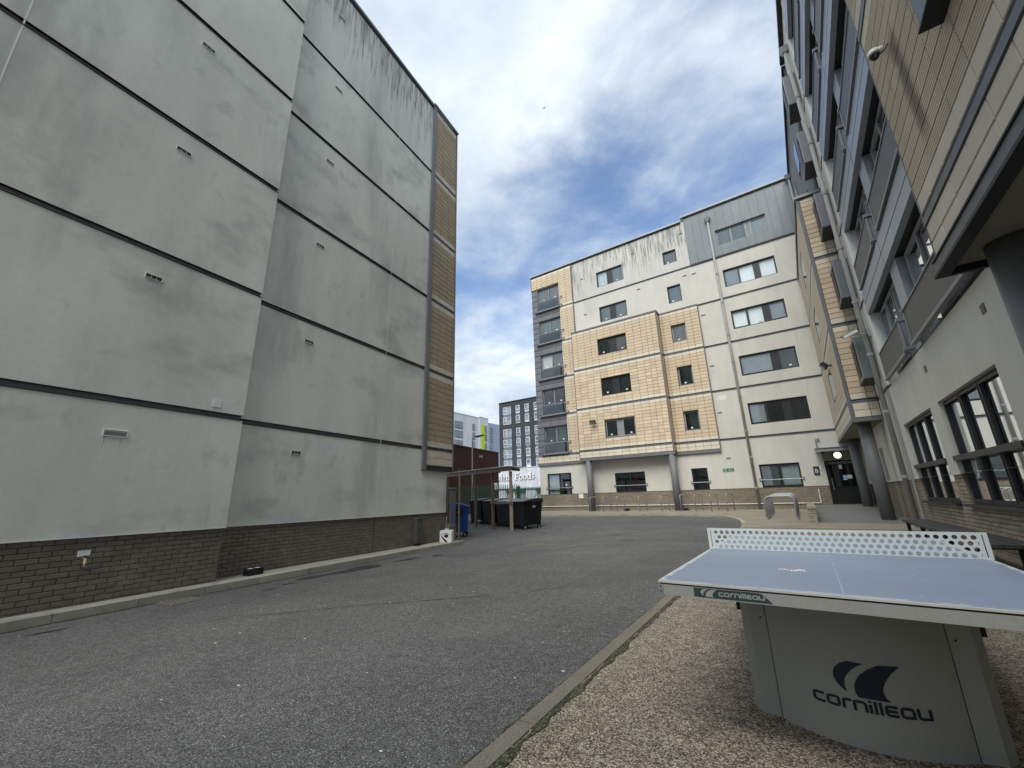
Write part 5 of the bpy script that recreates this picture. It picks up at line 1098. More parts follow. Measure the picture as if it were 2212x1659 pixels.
# net: a steel sheet with real hexagonal holes
NFR = lambda a, z, d: (a, TYN - d, z)
mb = MB(NFR); t_ = .002; pch = .0405; rws = [.884, .8497, .8154, .7811]; hr = .0146; hh = .0343 / 2; X0h = -.6633; ncol = 36
def ring(outer, inner):
    n = len(outer); P = [NFR(a, z, s) for s in (t_, -t_) for a, z in outer + inner]
    F = []
    for i in range(n):
        j = (i + 1) % n; F += [(i, j, n + j, n + i), (2 * n + i, 2 * n + j, 3 * n + j, 3 * n + i), (n + i, n + j, 3 * n + j, 3 * n + i)]
    mb.add(P, F)
def plate(a0, a1, z0, z1): mb.quad((a0, z0, t_), (a1, z0, t_), (a1, z1, t_), (a0, z1, t_)); mb.quad((a0, z0, -t_), (a1, z0, -t_), (a1, z1, -t_), (a0, z1, -t_))
for r_, zc in enumerate(rws):
    off = pch / 2 if r_ in (1, 3) else 0; nn = ncol - (1 if off else 0)
    for i in range(nn):
        c = X0h + pch * (i + .5) + off
        outer = [(c, zc + hh), (c + pch / 2, zc + hh), (c + pch / 2, zc - hh), (c, zc - hh), (c - pch / 2, zc - hh), (c - pch / 2, zc + hh)]
        inner = [(c + hr * math.sin(math.pi / 3 * q), zc + hr * .98 * math.cos(math.pi / 3 * q)) for q in range(6)]; ring(outer, inner)
    if off:
        XE = X0h + pch * ncol
        for a0, a1 in ((X0h, X0h + off), (XE - off, XE)):
            s0, s1 = (a0 + .004, a0 + .0085) if a0 < 0 else (a1 - .0085, a1 - .004)
            ring([(a0, zc - hh), (a1, zc - hh), (a1, zc + hh), (a0, zc + hh)], [(s0, zc - .008), (s1, zc - .008), (s1, zc + .008), (s0, zc + .008)])
XE = X0h + pch * ncol; zt_, zb_ = rws[0] + hh, rws[3] - hh
plate(X0h, XE, zt_, .9135); plate(X0h, XE, .7622, zb_)
for a0, a1, sl in ((TX0 - .004, X0h, -.6805), (XE, TX1 + .006, XE + .0165)):
    ring([(a0, .7622), (a1, .7622), (a1, .9135), (a0, .9135)], [(sl - .0028, .772), (sl + .0028, .772), (sl + .0028, .899), (sl - .0028, .899)])
mb.quad((TX0 - .004, .9135, t_), (TX1 + .006, .9135, t_), (TX1 + .006, .9135, -t_), (TX0 - .004, .9135, -t_)); mb.quad((TX0 - .004, .7622, t_), (TX0 - .004, .9135, t_), (TX0 - .004, .9135, -t_), (TX0 - .004, .7622, -t_))
mb.build('net', 'net_white', TT)
# pedestals
PX = .052
def ycurve(x): return 2.770 + .135 * ((x - PX) / .367) ** 2
def pedestal(mir):
    f = (lambda y: 2 * TYN - y) if mir else (lambda y: y)
    xsn = [PX - .362 + .724 * i / 24 for i in range(25)]; mb = MB(); P = []
    for x in xsn: P += [(x, f(ycurve(x)), .0), (x, f(ycurve(x)), .695)]
    mb.add(P, [(2 * i, 2 * i + 2, 2 * i + 3, 2 * i + 1) for i in range(24)]); pd = mb.build('pedestal', 'table_grey', TT, True)
    for p in pd.data.polygons: p.use_smooth = True
    for s in (-1, 1):
        c = PX + s * .367; pl = [(c - s * .001, 2.909), (c + s * .085, 2.925), (c + s * .130, 2.99), (c + s * .130, 3.40), (c - s * .001, 3.40)]
        mb = MB(); n = len(pl); mb.add([(x, f(y), .0) for x, y in pl] + [(x, f(y), .695) for x, y in pl], [tuple(range(n)), tuple(range(2 * n - 1, n - 1, -1))] + [(i, (i + 1) % n, n + (i + 1) % n, n + i) for i in range(n)]); mb.build('side_panel', 'table_grey', pd)
        mb = MB(); y_ = sorted((f(3.02), f(3.10))); x_ = sorted((c + s * .131, c + s * .155)); mb.box(x_[0], x_[1], .50, .69, y_[0], y_[1]); mb.build('bracket', 'black_matt', pd)
        if not mir: mb = MB(); mb.tube([(c + s * .025, 2.9155, .495), (c + s * .025, 2.911, .495)], .005, 8); mb.build('bolt', 'black_matt', pd)
    mb = MB(); y_ = sorted((f(2.92), f(3.38))); mb.box(PX - .36, PX + .36, .0, .69, y_[0], y_[1]); mb.build('inner_core', 'black_matt', pd)
    return pd
pedestal(False); pedestal(True)
# lettering: the maker's word and the two sails, drawn as strokes
GL = {'c': (1.15, [[(1.0, .11), (.32, .11), (.17, .16), (.11, .32), (.11, .68), (.17, .84), (.32, .89), (1.0, .89)]]),
      'o': (1.28, [[(.55, .11), (.87, .11), (.99, .20), (1.0, .5), (.99, .80), (.87, .89), (.33, .89), (.13, .80), (.11, .5), (.13, .20), (.33, .11), (.55, .11)]]),
      'r': (.88, [[(.11, 0), (.11, .62), (.18, .83), (.36, .89), (.78, .89)]]),
      'n': (1.25, [[(.11, 0), (.11, .89), (.78, .89), (.94, .83), (1.0, .65), (1.0, 0)]]),
      'i': (.40, [[(.11, 0), (.11, .82)], [(.11, .95), (.11, 1.18)]]), 'l': (.40, [[(.11, 0), (.11, 1.18)]]),
      'e': (1.16, [[(1.0, .11), (.32, .11), (.17, .16), (.11, .32), (.11, .68), (.17, .84), (.32, .89), (1.0, .89)], [(.225, .5), (.95, .5)]]),
      'a': (1.26, [[(.885, .11), (.33, .11), (.16, .17), (.11, .34), (.11, .66), (.17, .84), (.33, .89), (.78, .89), (.94, .83), (1.0, .65), (1.0, 0)]]),
      'u': (1.2, [[(.11, 1), (.11, .34), (.17, .16), (.33, .11), (.885, .11)], [(1.0, 0), (1.0, 1)]])}
def strokeword(word, fr, a, z, h, wd):
    mb = MB(fr); tot = sum(GL[c][0] for c in word); k = wd / tot; x = a
    for c in word:
        adv, st = GL[c]
        for s in st:
            dense = [s[0]]
            for p, q in zip(s, s[1:]):
                n = max(1, int(abs(q[0] - p[0]) / .2)); dense += [(p[0] + (q[0] - p[0]) * i / n, p[1] + (q[1] - p[1]) * i / n) for i in range(1, n + 1)]
            Q = [Vector(p) for p in dense]; L = []; Rr = []
            for i, p in enumerate(Q):
                if s[0] == s[-1] and i in (0, len(Q) - 1): t = (Q[1] - Q[-2]).normalized()
                else: t = (Q[min(i + 1, len(Q) - 1)] - Q[max(i - 1, 0)]).normalized()
                nn = Vector((-t.y, t.x)) * .135; L.append(p + nn); Rr.append(p - nn)
            m = len(Q); mb.add([fr(x + p.x * k, z + p.y * h, 0) for p in L] + [fr(x + p.x * k, z + p.y * h, 0) for p in Rr], [(i, i + 1, m + i + 1, m + i) for i in range(m - 1)])
        x += adv * k
    return mb
PF = lambda a, z, d: (a, ycurve(a) - .0015 - d, z)
strokeword('cornilleau', PF, -.150, .177, .044, .440).build('lettering', 'logo_navy', TT)
S1 = [(.077, .379), (.015, .381), (-.012, .370), (-.036, .350), (-.049, .325), (-.051, .303), (-.043, .280), (-.028, .262), (-.009, .249), (-.012, .272), (-.010, .298), (.003, .322), (.027, .348), (.050, .366)]
S2 = [(.129, .380), (.170, .383), (.211, .384), (.172, .350), (.146, .318), (.132, .290), (.129, .266), (.136, .248), (.150, .234), (.110, .2345), (.070, .2345), (.030, .235), (.023, .255), (.023, .275), (.031, .300), (.052, .330), (.085, .357)]
def blade(name, P, fr, m, d=0, n=60):
    mb = MB(fr); x0 = min(p[0] for p in P) + 1e-5; x1 = max(p[0] for p in P) - 1e-5
    def cross(x):
        z = []
        for (a, b), (c, e) in zip(P, P[1:] + P[:1]):
            if (a - x) * (c - x) < 0: z.append(b + (e - b) * (x - a) / (c - a))
        return sorted(z)
    for i in range(n):
        xa, xb = x0 + (x1 - x0) * i / n, x0 + (x1 - x0) * (i + 1) / n; m_ = cross((xa + xb) / 2 + 1e-7); za, zb = cross(xa + 1e-7), cross(xb - 1e-7)
        if len(za) != len(m_): za = m_
        if len(zb) != len(m_): zb = m_
        for j in range(0, len(m_) - 1, 2): mb.quad((xa, za[j], d), (xb, zb[j], d), (xb, zb[j + 1], d), (xa, za[j + 1], d))
    return mb.build(name, m, TT)
blade('emblem', S1, PF, 'logo_navy'); blade('emblem', S2, PF, 'logo_navy')
AF = lambda a, z, d: (a, TY0 + .002 - .0008 - d, z)
stp = [(-.533, .7415), (-.275, .7425), (-.250, .741), (-.235, .731), (-.206, .702), (-.533, .702)]
blade('sticker', stp, AF, 'sticker_slate')
AF2 = lambda a, z, d: (a, TY0 + .002 - .0014 - d, z)
strokeword('cornilleau', AF2, -.424, .7135, .0172, .190).build('lettering', 'table_side', TT)
k1 = .285; cx_, cz_ = -.480, .7225
for S in (S1, S2): blade('emblem', [((a - .07) * k1 + cx_ + .012, (z - .307) * .225 + cz_) for a, z in S], AF2, 'table_side')

# ------------------------------------------------------------------ bin store
SU = Vector((-.924, .383, 0)); SV = Vector((.383, .924, 0)); SP = Vector((-10.97, 15.58, 0))
def wheelie(label, corner, u, v, L, Wd, hgt, body, group=None, lid='bin_lid'):
    """four-wheeled refuse container: corner = front near corner on the ground, u along the long side, v along the short side"""
    u = Vector(u).normalized(); v = Vector(v).normalized(); c0 = Vector(corner); z0 = g1(c0.x, c0.y); c0.z = z0
    t = thing('wheeled_bin', label, 'bin', tuple(c0), group)
    P = lambda a, b, z: tuple(c0 + u * a + v * b + Vector((0, 0, z)))
    zb, zt = .20, hgt - .20; i = .07
    def frus(mb, a0, a1, b0, b1, za, A0, A1, B0, B1, zz):
        mb.add([P(a0, b0, za), P(a1, b0, za), P(a1, b1, za), P(a0, b1, za), P(A0, B0, zz), P(A1, B0, zz), P(A1, B1, zz), P(A0, B1, zz)], [(0, 1, 2, 3), (4, 5, 6, 7), (0, 1, 5, 4), (1, 2, 6, 5), (2, 3, 7, 6), (3, 0, 4, 7)])
    mb = MB(); frus(mb, i, L - i, i, Wd - i, zb, .02, L - .02, .02, Wd - .02, zt); mb.build('bin_body', body, t)
    mb = MB(); frus(mb, -.02, L + .02, -.02, Wd + .02, zt + .002, -.02, L + .02, -.02, Wd + .02, zt + .07); mb.build('bin_rim', body, t)
    mb = MB(); n = 7; rows_ = []
    for k in range(n):
        f = k / (n - 1); b = -.03 + (Wd + .06) * f; z = zt + .075 + .12 * math.sin(math.pi * min(1, f * .62 + .0)) ; rows_.append((b, z))
    for (b, z) in rows_: mb.v += [P(-.03, b, z), P(L + .03, b, z)]
    mb.f += [(2 * k, 2 * k + 1, 2 * k + 3, 2 * k + 2) for k in range(n - 1)]
    m0 = len(mb.v); mb.v += [P(-.03, rows_[0][0], zt + .06), P(L + .03, rows_[0][0], zt + .06), P(-.03, rows_[-1][0], zt + .06), P(L + .03, rows_[-1][0], zt + .06)]
    mb.f += [(0, 1, m0 + 1, m0), tuple([2 * k for k in range(n)] + [m0 + 2, m0]), tuple([2 * k + 1 for k in range(n)] + [m0 + 3, m0 + 1]), (2 * n - 2, 2 * n - 1, m0 + 3, m0 + 2)]
    mb.build('bin_lid', lid if body == 'bin_black' else body, t)
    for sa in (-.045, L + .025): mb = MB(); p = Vector(P(sa, Wd * .5, zt - .03)); mb.tube([p - v * .0 , p + u * (.06 if sa > 0 else -.06)], .035, 10); mb.build('trunnion', 'black_matt' if body == 'bin_black' else body, t)
    for a, b in ((.14, .14), (L - .14, .14), (.14, Wd - .14), (L - .14, Wd - .14)):
        w_ = MB(); c = Vector(P(a, b, .10)); w_.tube([c - u * .025, c + u * .025], .10, 16); wo_ = w_.build('wheel', 'rubber', t)
        h = MB(); h.tube([c - u * .03, c + u * .03], .045, 10); h.build('hub', 'galv', wo_)
        f = MB(); q = Vector(P(a, b, .20)); f.tube([q + Vector((0, 0, .02)), c + u * .035], .014, 6); f.tube([q + Vector((0, 0, .02)), c - u * .035], .014, 6); f.build('fork', 'galv', wo_)
    return t, P, zt
gB = 'black wheeled bins under the timber shelter'
lb = ['black wheeled bin standing out past the end post of the timber shelter', 'black wheeled bin behind the low rail between the two front shelter posts', 'third black wheeled bin inward from the open end of the shelter', 'fourth black wheeled bin inward, deep under the shelter behind the blue bin']
for k in range(4):
    p = Vector((-10.55, 15.95, 0)) + SU * (1.47 * k) + SV * (0 if k == 0 else .18)
    t, P, zt = wheelie(lb[k], (p.x, p.y, 0), SU, SV, 1.36, 1.05, 1.36, 'bin_black', gB)
    if k == 0:
        x = MB(); x.add([P(-.001 + .008, .50, zt - .22), P(.008, .66, zt - .22), P(.005, .66, zt - .12), P(.005, .50, zt - .12)], [(0, 1, 2, 3)]); x.build('bin_label', 'frosted', t)
t, P, zt = wheelie('blue wheeled bin at the near end of the timber shelter by the bar fence', (-11.38, 13.12, 0), (-.62, .78, 0), (-.78, -.62, 0), 1.25, .78, 1.32, 'bin_blue')
mb = MB(); kk = [(.39 + .20 * math.cos(math.pi + math.pi * q / 10), zt - .06 + .30 * math.sin(math.pi + math.pi * q / 10)) for q in range(11)]
mb.add([P(-.028 + (1 - (zz - .2) / (zt - .2)) * .05, b, zz) for b, zz in kk] + [P(-.035 + (1 - (zz - .2) / (zt - .2)) * .05, b, zz) for b, zz in kk], [tuple(range(11)), tuple(range(21, 10, -1))]); mb.build('side_recess', 'black_matt', t)
mb = MB(); mb.add([P(-.037, .35, zt - .19), P(-.037, .43, zt - .19), P(-.037, .43, zt - .13), P(-.037, .35, zt - .13)], [(0, 1, 2, 3)]); mb.build('bin_label', 'frosted', t)

sh = thing('bin_shelter', 'open timber bin shelter with slender posts and a thin sheet roof', 'shelter', (-13, 17.5, -.2))
def beam(mb, p, q, w_, h_):
    p = Vector(p); q = Vector(q); t = (q - p).normalized(); s = t.cross(Vector((0, 0, 1))).normalized() * w_ / 2; z = Vector((0, 0, h_))
    mb.add([tuple(a + b + c) for a in (p, q) for b in (-s, s) for c in (Vector((0, 0, 0)), z)], [(0, 1, 3, 2), (4, 5, 7, 6), (0, 1, 5, 4), (2, 3, 7, 6), (0, 2, 6, 4), (1, 3, 7, 5)])
ts = [0.0, 1.655, 3.42, 5.15, 6.9]
rz = lambda t: 2.40 + .018 * t
for i, tt in enumerate(ts):
    p = SP + SU * tt; gzv = g1(p.x, p.y)
    mb = MB(); w_ = .055; mb.add([tuple(p + SU * a + SV * b + Vector((0, 0, zz))) for zz in (gzv - .1, rz(tt)) for a, b in ((-w_, -w_), (w_, -w_), (w_, w_), (-w_, w_))], [(0, 1, 2, 3), (4, 5, 6, 7), (0, 1, 5, 4), (1, 2, 6, 5), (2, 3, 7, 6), (3, 0, 4, 7)]); mb.build('post', 'timber_pale' if i == 0 else 'timber', sh)
mb = MB(); beam(mb, SP - SU * .22 - SV * .08 + Vector((0, 0, 2.41)), SP + SU * 7.0 - SV * .08 + Vector((0, 0, 2.53)), .045, .17); mb.build('front_beam', 'timber_pale', sh)
for tt in (-.15, 1.6, 3.4, 5.1, 6.9): mb = MB(); beam(mb, SP + SU * tt - SV * .05 + Vector((0, 0, rz(tt) + .02)), SP + SU * tt + SV * .42 + Vector((0, 0, rz(tt) + .0)), .045, .12); mb.build('rafter', 'timber', sh)
mb = MB(); a, b = SP - SU * .36 - SV * .30, SP + SU * 7.1 - SV * .30; c, d = SP + SU * 7.1 + SV * .5, SP - SU * .36 + SV * .5
q = [(a, 2.60), (b, 2.735), (c, 2.69), (d, 2.555)]; mb.add([tuple(p + Vector((0, 0, z))) for p, z in q] + [tuple(p + Vector((0, 0, z + .022))) for p, z in q], [(0, 1, 2, 3), (4, 5, 6, 7), (0, 1, 5, 4), (1, 2, 6, 5), (2, 3, 7, 6), (3, 0, 4, 7)]); mb.build('roof_sheet', 'sheet', sh)
mb = MB(); beam(mb, SP - SU * .2 - SV * .07 + Vector((0, 0, .97)), SP + SU * 1.75 - SV * .07 + Vector((0, 0, .96)), .04, .10); mb.build('rail', 'timber', sh)

bf = thing('bar_fence', 'short fence of upright grey bars on a low brick pier beside the jerrycan', 'fence', LF(12.2, -.2, -8.75))
for k in range(6): mb = MB(LF); a = 12.04 + k * .062; mb.box(a, a + .018, .36, 1.58, -8.752, -8.738); mb.build('bar', 'trim', bf)
for z in (.335, 1.58): mb = MB(LF); mb.box(12.01, 12.40, z, z + .03, -8.77, -8.72); mb.build('rail', 'metal_grey', bf)
mb = MB(LF); mb.box(12.005, 12.42, -.3, .32, -8.95, -8.73); mb.build('brick_pier', 'brick', bf)
mb = MB(LF); mb.box(12.405, 12.45, -.25, 2.25, -8.64, -8.595); mb.build('timber_post', 'timber', bf)

# ------------------------------------------------------------------ green palisade fence and gate
FA, FB = Vector((-17.7, 18.2, 0)), Vector((-15.42, 25.7, 0)); FD = (FB - FA).normalized(); FN = Vector((FD.y, -FD.x, 0)); FLn = (FB - FA).length
def ffr(a, z, d): return tuple(FA + FD * a + FN * d + Vector((0, 0, z)))
pf = thing('palisade_fence', 'green steel palisade fence with pointed pales behind the bins', 'fence', tuple(FA))
gate0 = FLn - 2.05
a = -3.0
while a < gate0 - .1:
    z0 = g1(*ffr(a, 0, 0)[:2]); mb = MB(ffr); mb.prism([(a, z0 + .05), (a + .066, z0 + .05), (a + .066, z0 + 1.88), (a + .045, z0 + 2.06), (a + .033, z0 + 1.98), (a + .021, z0 + 2.06), (a, z0 + 1.88)], .0, .012); mb.build('pale', 'green', pf); a += .155
for z in (.35, 1.68): mb = MB(ffr); mb.box(-3, gate0 - .12, z + .05, z + .11, -.06, -.004); mb.build('rail', 'green', pf)
for a in (-2.9, -.2, 2.5, gate0 - .11): mb = MB(ffr); mb.box(a, a + .10, -.1, 1.98, -.17, -.065); mb.build('fence_post', 'green', pf)
gt = thing('palisade_gate', 'green steel gate between the fence and the corner of the cream block', 'gate', ffr(gate0, .1, 0))
a = gate0 + .06
while a < FLn - .12:
    mb = MB(ffr); mb.prism([(a, .20), (a + .05, .20), (a + .05, 1.86), (a + .025, 2.0), (a, 1.86)], .0, .012); mb.build('pale', 'green', gt); a += .125
for z in (.25, 1.05, 1.72): mb = MB(ffr); mb.box(gate0 + .05, FLn - .06, z, z + .05, -.05, -.004); mb.build('rail', 'green', gt)
for a in (gate0 - .005, FLn - .05): mb = MB(ffr); mb.box(a, a + .05, .1, 2.02, -.06, .03); mb.build('gate_stile', 'green', gt)
mb = MB(ffr); mb.add([ffr(gate0 + .1, .30, -.02), ffr(gate0 + .16, .30, -.02), ffr(FLn - .1, 1.70, -.02), ffr(FLn - .16, 1.70, -.02)], [(0, 1, 2, 3)]); mb.build('brace', 'green', gt)

# ------------------------------------------------------------------ beyond the fence
wh = thing('warehouse', 'windowless dark red brick building with a flat parapet beyond the green fence', 'building', (-27, 30, 0))
WA, WB = Vector((-23.6, 22.5, 0)), Vector((-25.4, 34, 0)); WD = (WB - WA).normalized(); WN = Vector((WD.y, -WD.x, 0))
def wfr(a, z, d): return tuple(WA + WD * a + WN * d + Vector((0, 0, z)))
Lw = (WB - WA).length
mb = MB(wfr); mb.box(-1, Lw, -.5, 5.72, -12, 0); mb.build('brick_wall', 'brick_red', wh)
mb = MB(wfr); mb.box(-1, Lw + .05, 5.725, 5.84, -.5, .05); mb.build('parapet_coping', 'brick_red', wh)
mb = MB(wfr); mb.box(Lw - 1.05, Lw - .35, 2.05, 2.75, .002, .02); mb.build('wall_plate', 'paper', wh)
mb = MB(wfr); rp = random.Random(2); P = [(Lw - 3.9 + .7 * i / 10 + rp.uniform(-.05, .05), 5.15 + rp.uniform(-.16, .16)) for i in range(11)]; strip(mb, P, .035, .006); mb.build('faded_mark', 'brick_white', wh)

lp = thing('street_lamp', 'slim grey street lamp standing before the red brick building', 'street lamp', (-22.2, 26.1, 0))
mb = MB(); mb.tube([(-22.2, 26.1, -.2), (-22.2, 26.1, 2.2)], .08, 8); mb.tube([(-22.2, 26.1, 2.2), (-22.2, 26.1, 6.25)], .055, 8); mb.build('lamp_post', 'pillar', lp)
mb = MB(); mb.tube([(-22.2, 26.1, 6.2), (-21.75, 26.2, 6.27)], .035, 6); mb.build('lamp_arm', 'metal_grey', lp)
mb = MB(); P = [(-21.95, 26.05, 6.22), (-21.2, 26.2, 6.30), (-21.15, 26.4, 6.30), (-21.95, 26.45, 6.22)]; mb.add(P + [(x, y, z + .09) for x, y, z in P], [(0, 1, 2, 3), (4, 5, 6, 7), (0, 1, 5, 4), (1, 2, 6, 5), (2, 3, 7, 6), (3, 0, 4, 7)]); mb.build('lamp_head', 'black_matt', lp)

DT = thing('apartment_tower', 'dark grey clad tower with columns of white-framed windows above the food shop', 'building', (-38, 66, 0))
YD = 61.2
def dfr(a, z, d): return (a, YD - d, z)
mb = MB(dfr); mb.box(-45.4, -26, 6.0, 18.75, -16, 0); mb.build('tower_wall', 'dark_clad', DT)
mb = MB(dfr); mb.box(-45.45, -26, 18.76, 18.90, -16, .1); mb.build('parapet_coping', 'band_dark', DT)
def far_window(fr, par, a0, a1, z0, z1, splits, sash=None):
    mb = MB(fr); w_ = .055
    for b in ((a0, a1, z0, z0 + w_), (a0, a1, z1 - w_, z1), (a0, a0 + w_, z0 + w_, z1 - w_), (a1 - w_, a1, z0 + w_, z1 - w_)): mb.box(*b, .0, .07)
    for kind, f in splits:
        if kind == 'h': z = z0 + (z1 - z0) * f; mb.box(a0 + w_, a1 - w_, z - .035, z + .035, .0, .065)
        else: a = a0 + (a1 - a0) * f; mb.box(a - .035, a + .035, z0 + w_, z1 - w_, .0, .062)
    o = mb.build('window', 'frame_white', par); g = MB(fr); g.box(a0 + .02, a1 - .02, z0 + .02, z1 - .02, .004, .02); g.build('pane', 'glass_far', o)
    if sash:
        s = MB(fr); b0, b1, c0, c1 = sash; w_ = .07
        for b in ((b0, b1, c0, c0 + w_), (b0, b1, c1 - w_, c1), (b0, b0 + w_, c0 + w_, c1 - w_), (b1 - w_, b1, c0 + w_, c1 - w_)): s.box(*b, .075, .14)
        s.build('sash', 'frame_white', o)
    return o
tops = [17.85, 15.95, 13.63, 11.72, 9.80, 7.90]; rw = random.Random(4)
for zt in tops:
    far_window(dfr, DT, -44.45, -42.62, zt - 1.42, zt, [('v', .44), ('h', .36)], (-44.38, -43.72, zt - .88, zt - .08))
    for a in (-41.52, -39.53, -37.53, -35.5, -33.5):
        far_window(dfr, DT, a, a + .90, zt - 1.42, zt, [('h', .36)], (a + .06, a + .84, zt - .88, zt - .06))
        if rw.random() < .6: x = MB(dfr); x.box(a + .10, a + .80, zt - 1.34, zt - 1.34 + rw.uniform(.12, .4), .021, .03); x.build('blind', 'frame_white', DT)
    for a0, a1 in ((-44.45, -42.62), (-41.52, -40.62), (-39.53, -38.63), (-37.53, -36.63), (-35.5, -34.6)):
        if zt not in (15.95, 7.90): x = MB(dfr); x.box(a0, a1, zt - 1.86, zt - 1.43, .0, .03); x.build('spandrel', 'far_panel', DT)

SHP = thing('food_shop', 'single-storey food shop of white painted brick with raised white lettering', 'shop', (-40, 60, 0))
def sfr(a, z, d): return (a, 60.4 - d, z)
mb = MB(sfr); mb.box(-52, -26, 2.95, 6.35, -.75, 0); mb.box(-52, -26, -.5, 2.90, -.75, -.25); mb.build('shop_wall', 'brick_white', SHP)
mb = MB(sfr); mb.box(-52, -26, 6.355, 6.45, -.75, .06); mb.build('parapet_coping', 'frame_white', SHP)
for a0, a1 in ((-43.6, -42.2), (-41.9, -39.6), (-37.3, -35.6), (-34.9, -33.2)):
    mb = MB(sfr); mb.box(a0, a1, .2, 2.6, -.245, -.22); o = mb.build('shop_front', 'room_mid', SHP); mb = MB(sfr); mb.box(a0 - .05, a1 + .05, 2.3, 2.78, -.22, .08); mb.build('shop_awning', 'green', o)
mb = MB(sfr)
def ellring(mb, ca, cz, ra, rz_, ta, tz, d0, d1, n=20):
    for i in range(n):
        t0, t1 = 2 * math.pi * i / n, 2 * math.pi * (i + 1) / n
        q = [(ca + ra * math.cos(t), cz + rz_ * math.sin(t)) for t in (t0, t1)] + [(ca + (ra - ta) * math.cos(t), cz + (rz_ - tz) * math.sin(t)) for t in (t1, t0)]; mb.prism(q, d0, d1)
def serif(ch, x, h, d0, d1):
    """old-style roman letter drawn from stems, bowls and serifs; x-height .62 h"""
    mb = MB(sfr); z0 = 4.34; xh = .66 * h; st = .17 * h; th = .07 * h
    B = lambda a0, a1, c0, c1: mb.box(x + a0 * h, x + a1 * h, z0 + c0 * h, z0 + c1 * h, d0, d1)
    if ch == 'F': B(.10, .27, .07, .93); B(.0, .40, 0, .07); B(.0, .72, .93, 1.0); B(.27, .52, .47, .54); B(.52, .58, .38, .63); B(.66, .72, .74, .93)
    elif ch == 'o': ellring(mb, x + .34 * h, z0 + .32 * h, .34 * h, .34 * h, .16 * h, .06 * h, d0, d1)
    elif ch == 'd': ellring(mb, x + .28 * h, z0 + .32 * h, .28 * h, .34 * h, .13 * h, .06 * h, d0, d1); B(.50, .66, .0, 1.0); B(.42, .50, .93, 1.0); B(.66, .74, .0, .07)
    elif ch == 's': 
        P = [(.44, .52), (.36, .62), (.22, .63), (.10, .56), (.09, .46), (.18, .38), (.32, .31), (.40, .22), (.37, .10), (.24, .03), (.10, .05), (.02, .17)]; Q = [Vector((x + a * h, z0 + z * h)) for a, z in P]; ww = [.03, .035, .035, .05, .07, .085, .085, .07, .05, .035, .035, .03]
        L = []; Rr = []
        for i, p in enumerate(Q): t = (Q[min(i + 1, 11)] - Q[max(i - 1, 0)]).normalized(); nn = Vector((-t.y, t.x)) * ww[i] * h; L.append(p + nn); Rr.append(p - nn)
        for i in range(11): mb.prism([(L[i].x, L[i].y), (L[i + 1].x, L[i + 1].y), (Rr[i + 1].x, Rr[i + 1].y), (Rr[i].x, Rr[i].y)], d0, d1)
    elif ch == 'i': B(.10, .26, .07, .66); B(.0, .36, 0, .07); B(.02, .10, .59, .66); ellring(mb, x + .18 * h, z0 + .86 * h, .10 * h, .10 * h, .099 * h, .099 * h, d0, d1, 10)
    elif ch == 'a': ellring(mb, x + .22 * h, z0 + .20 * h, .22 * h, .20 * h, .12 * h, .05 * h, d0, d1); B(.33, .48, .0, .50); B(.08, .42, .56, .65); B(.48, .56, .0, .07); B(.02, .13, .45, .56)
    elif ch == 'n': B(.08, .24, .07, .66); B(.0, .32, 0, .07); B(.46, .62, .07, .52); B(.38, .70, 0, .07); B(.24, .40, .56, .64); B(.40, .58, .52, .63); B(.0, .08, .59, .66)
    elif ch == 'A': B(.0, .30, 0, .07); B(.55, .95, 0, .07); mb.prism([(x + .10 * h, z0 + .07 * h), (x + .17 * h, z0 + .07 * h), (x + .47 * h, z0 + 1.0 * h), (x + .42 * h, z0 + 1.0 * h)], d0, d1); mb.prism([(x + .65 * h, z0 + .07 * h), (x + .85 * h, z0 + .07 * h), (x + .55 * h, z0 + 1.02 * h), (x + .43 * h, z0 + 1.02 * h)], d0, d1)
    return mb
for word, x, adv in (('Foods', -41.5, {'F': .80, 'o': .76, 'd': .80, 's': .5}), ('Asian', -46.35, {'A': 1.0, 's': .55, 'i': .45, 'a': .66, 'n': .75})):
    h = 1.12 if word == 'Foods' else 1.10
    for ch in word: serif(ch, x, h, .03, .16).build('letter', 'white_paint', SHP); serif(ch, x + .11, h, .004, .026).build('letter_shadow', 'frame', SHP); x += adv[ch] * h  # dark offset copies stand in for the letters' cast shadow

WT = thing('apartment_tower', 'distant white rendered tower with a lime green panel beside its windows', 'building', (-75, 82, 0))
XW = -70.8
def tfr(a, z, d): return (XW + d, a, z)
mb = MB(tfr); mb.box(66, 86.2, -1, 23.1, -20, -.3); mb.box(86.2, 90.2, -1, 23.3, -20, 0); mb.build('tower_wall', 'white_wall', WT)
mb = MB(tfr); mb.box(66, 86.1, 23.11, 23.25, -20, -.2); mb.box(86.1, 90.25, 23.31, 23.45, -20, .1); mb.build('parapet_coping', 'frame_white', WT)
mb = MB(tfr); mb.box(90.3, 101, -1, 22.4, -20, -.5); mb.build('blue_wing', 'blue_wall', WT)
mb = MB(tfr); mb.box(86.9, 88.4, 9, 21.4, .002, .10); mb.box(88.41, 89.7, 16.8, 17.0, .002, .10); mb.box(88.41, 89.7, 19.1, 19.4, .002, .1); mb.build('lime_panel', 'lime', WT)
for zt in (21.0, 18.6, 16.1, 13.7):
    mb = MB(tfr); mb.box(76.5, 79.75, zt - 1.9, zt, -.295, -.25); o = mb.build('window', 'frame', WT)
    for j in range(5): g = MB(tfr); a = 76.6 + j * .63; g.box(a, a + .52, zt - 1.8, zt - .1, -.249, -.24); g.build('pane', 'glass_far', o)
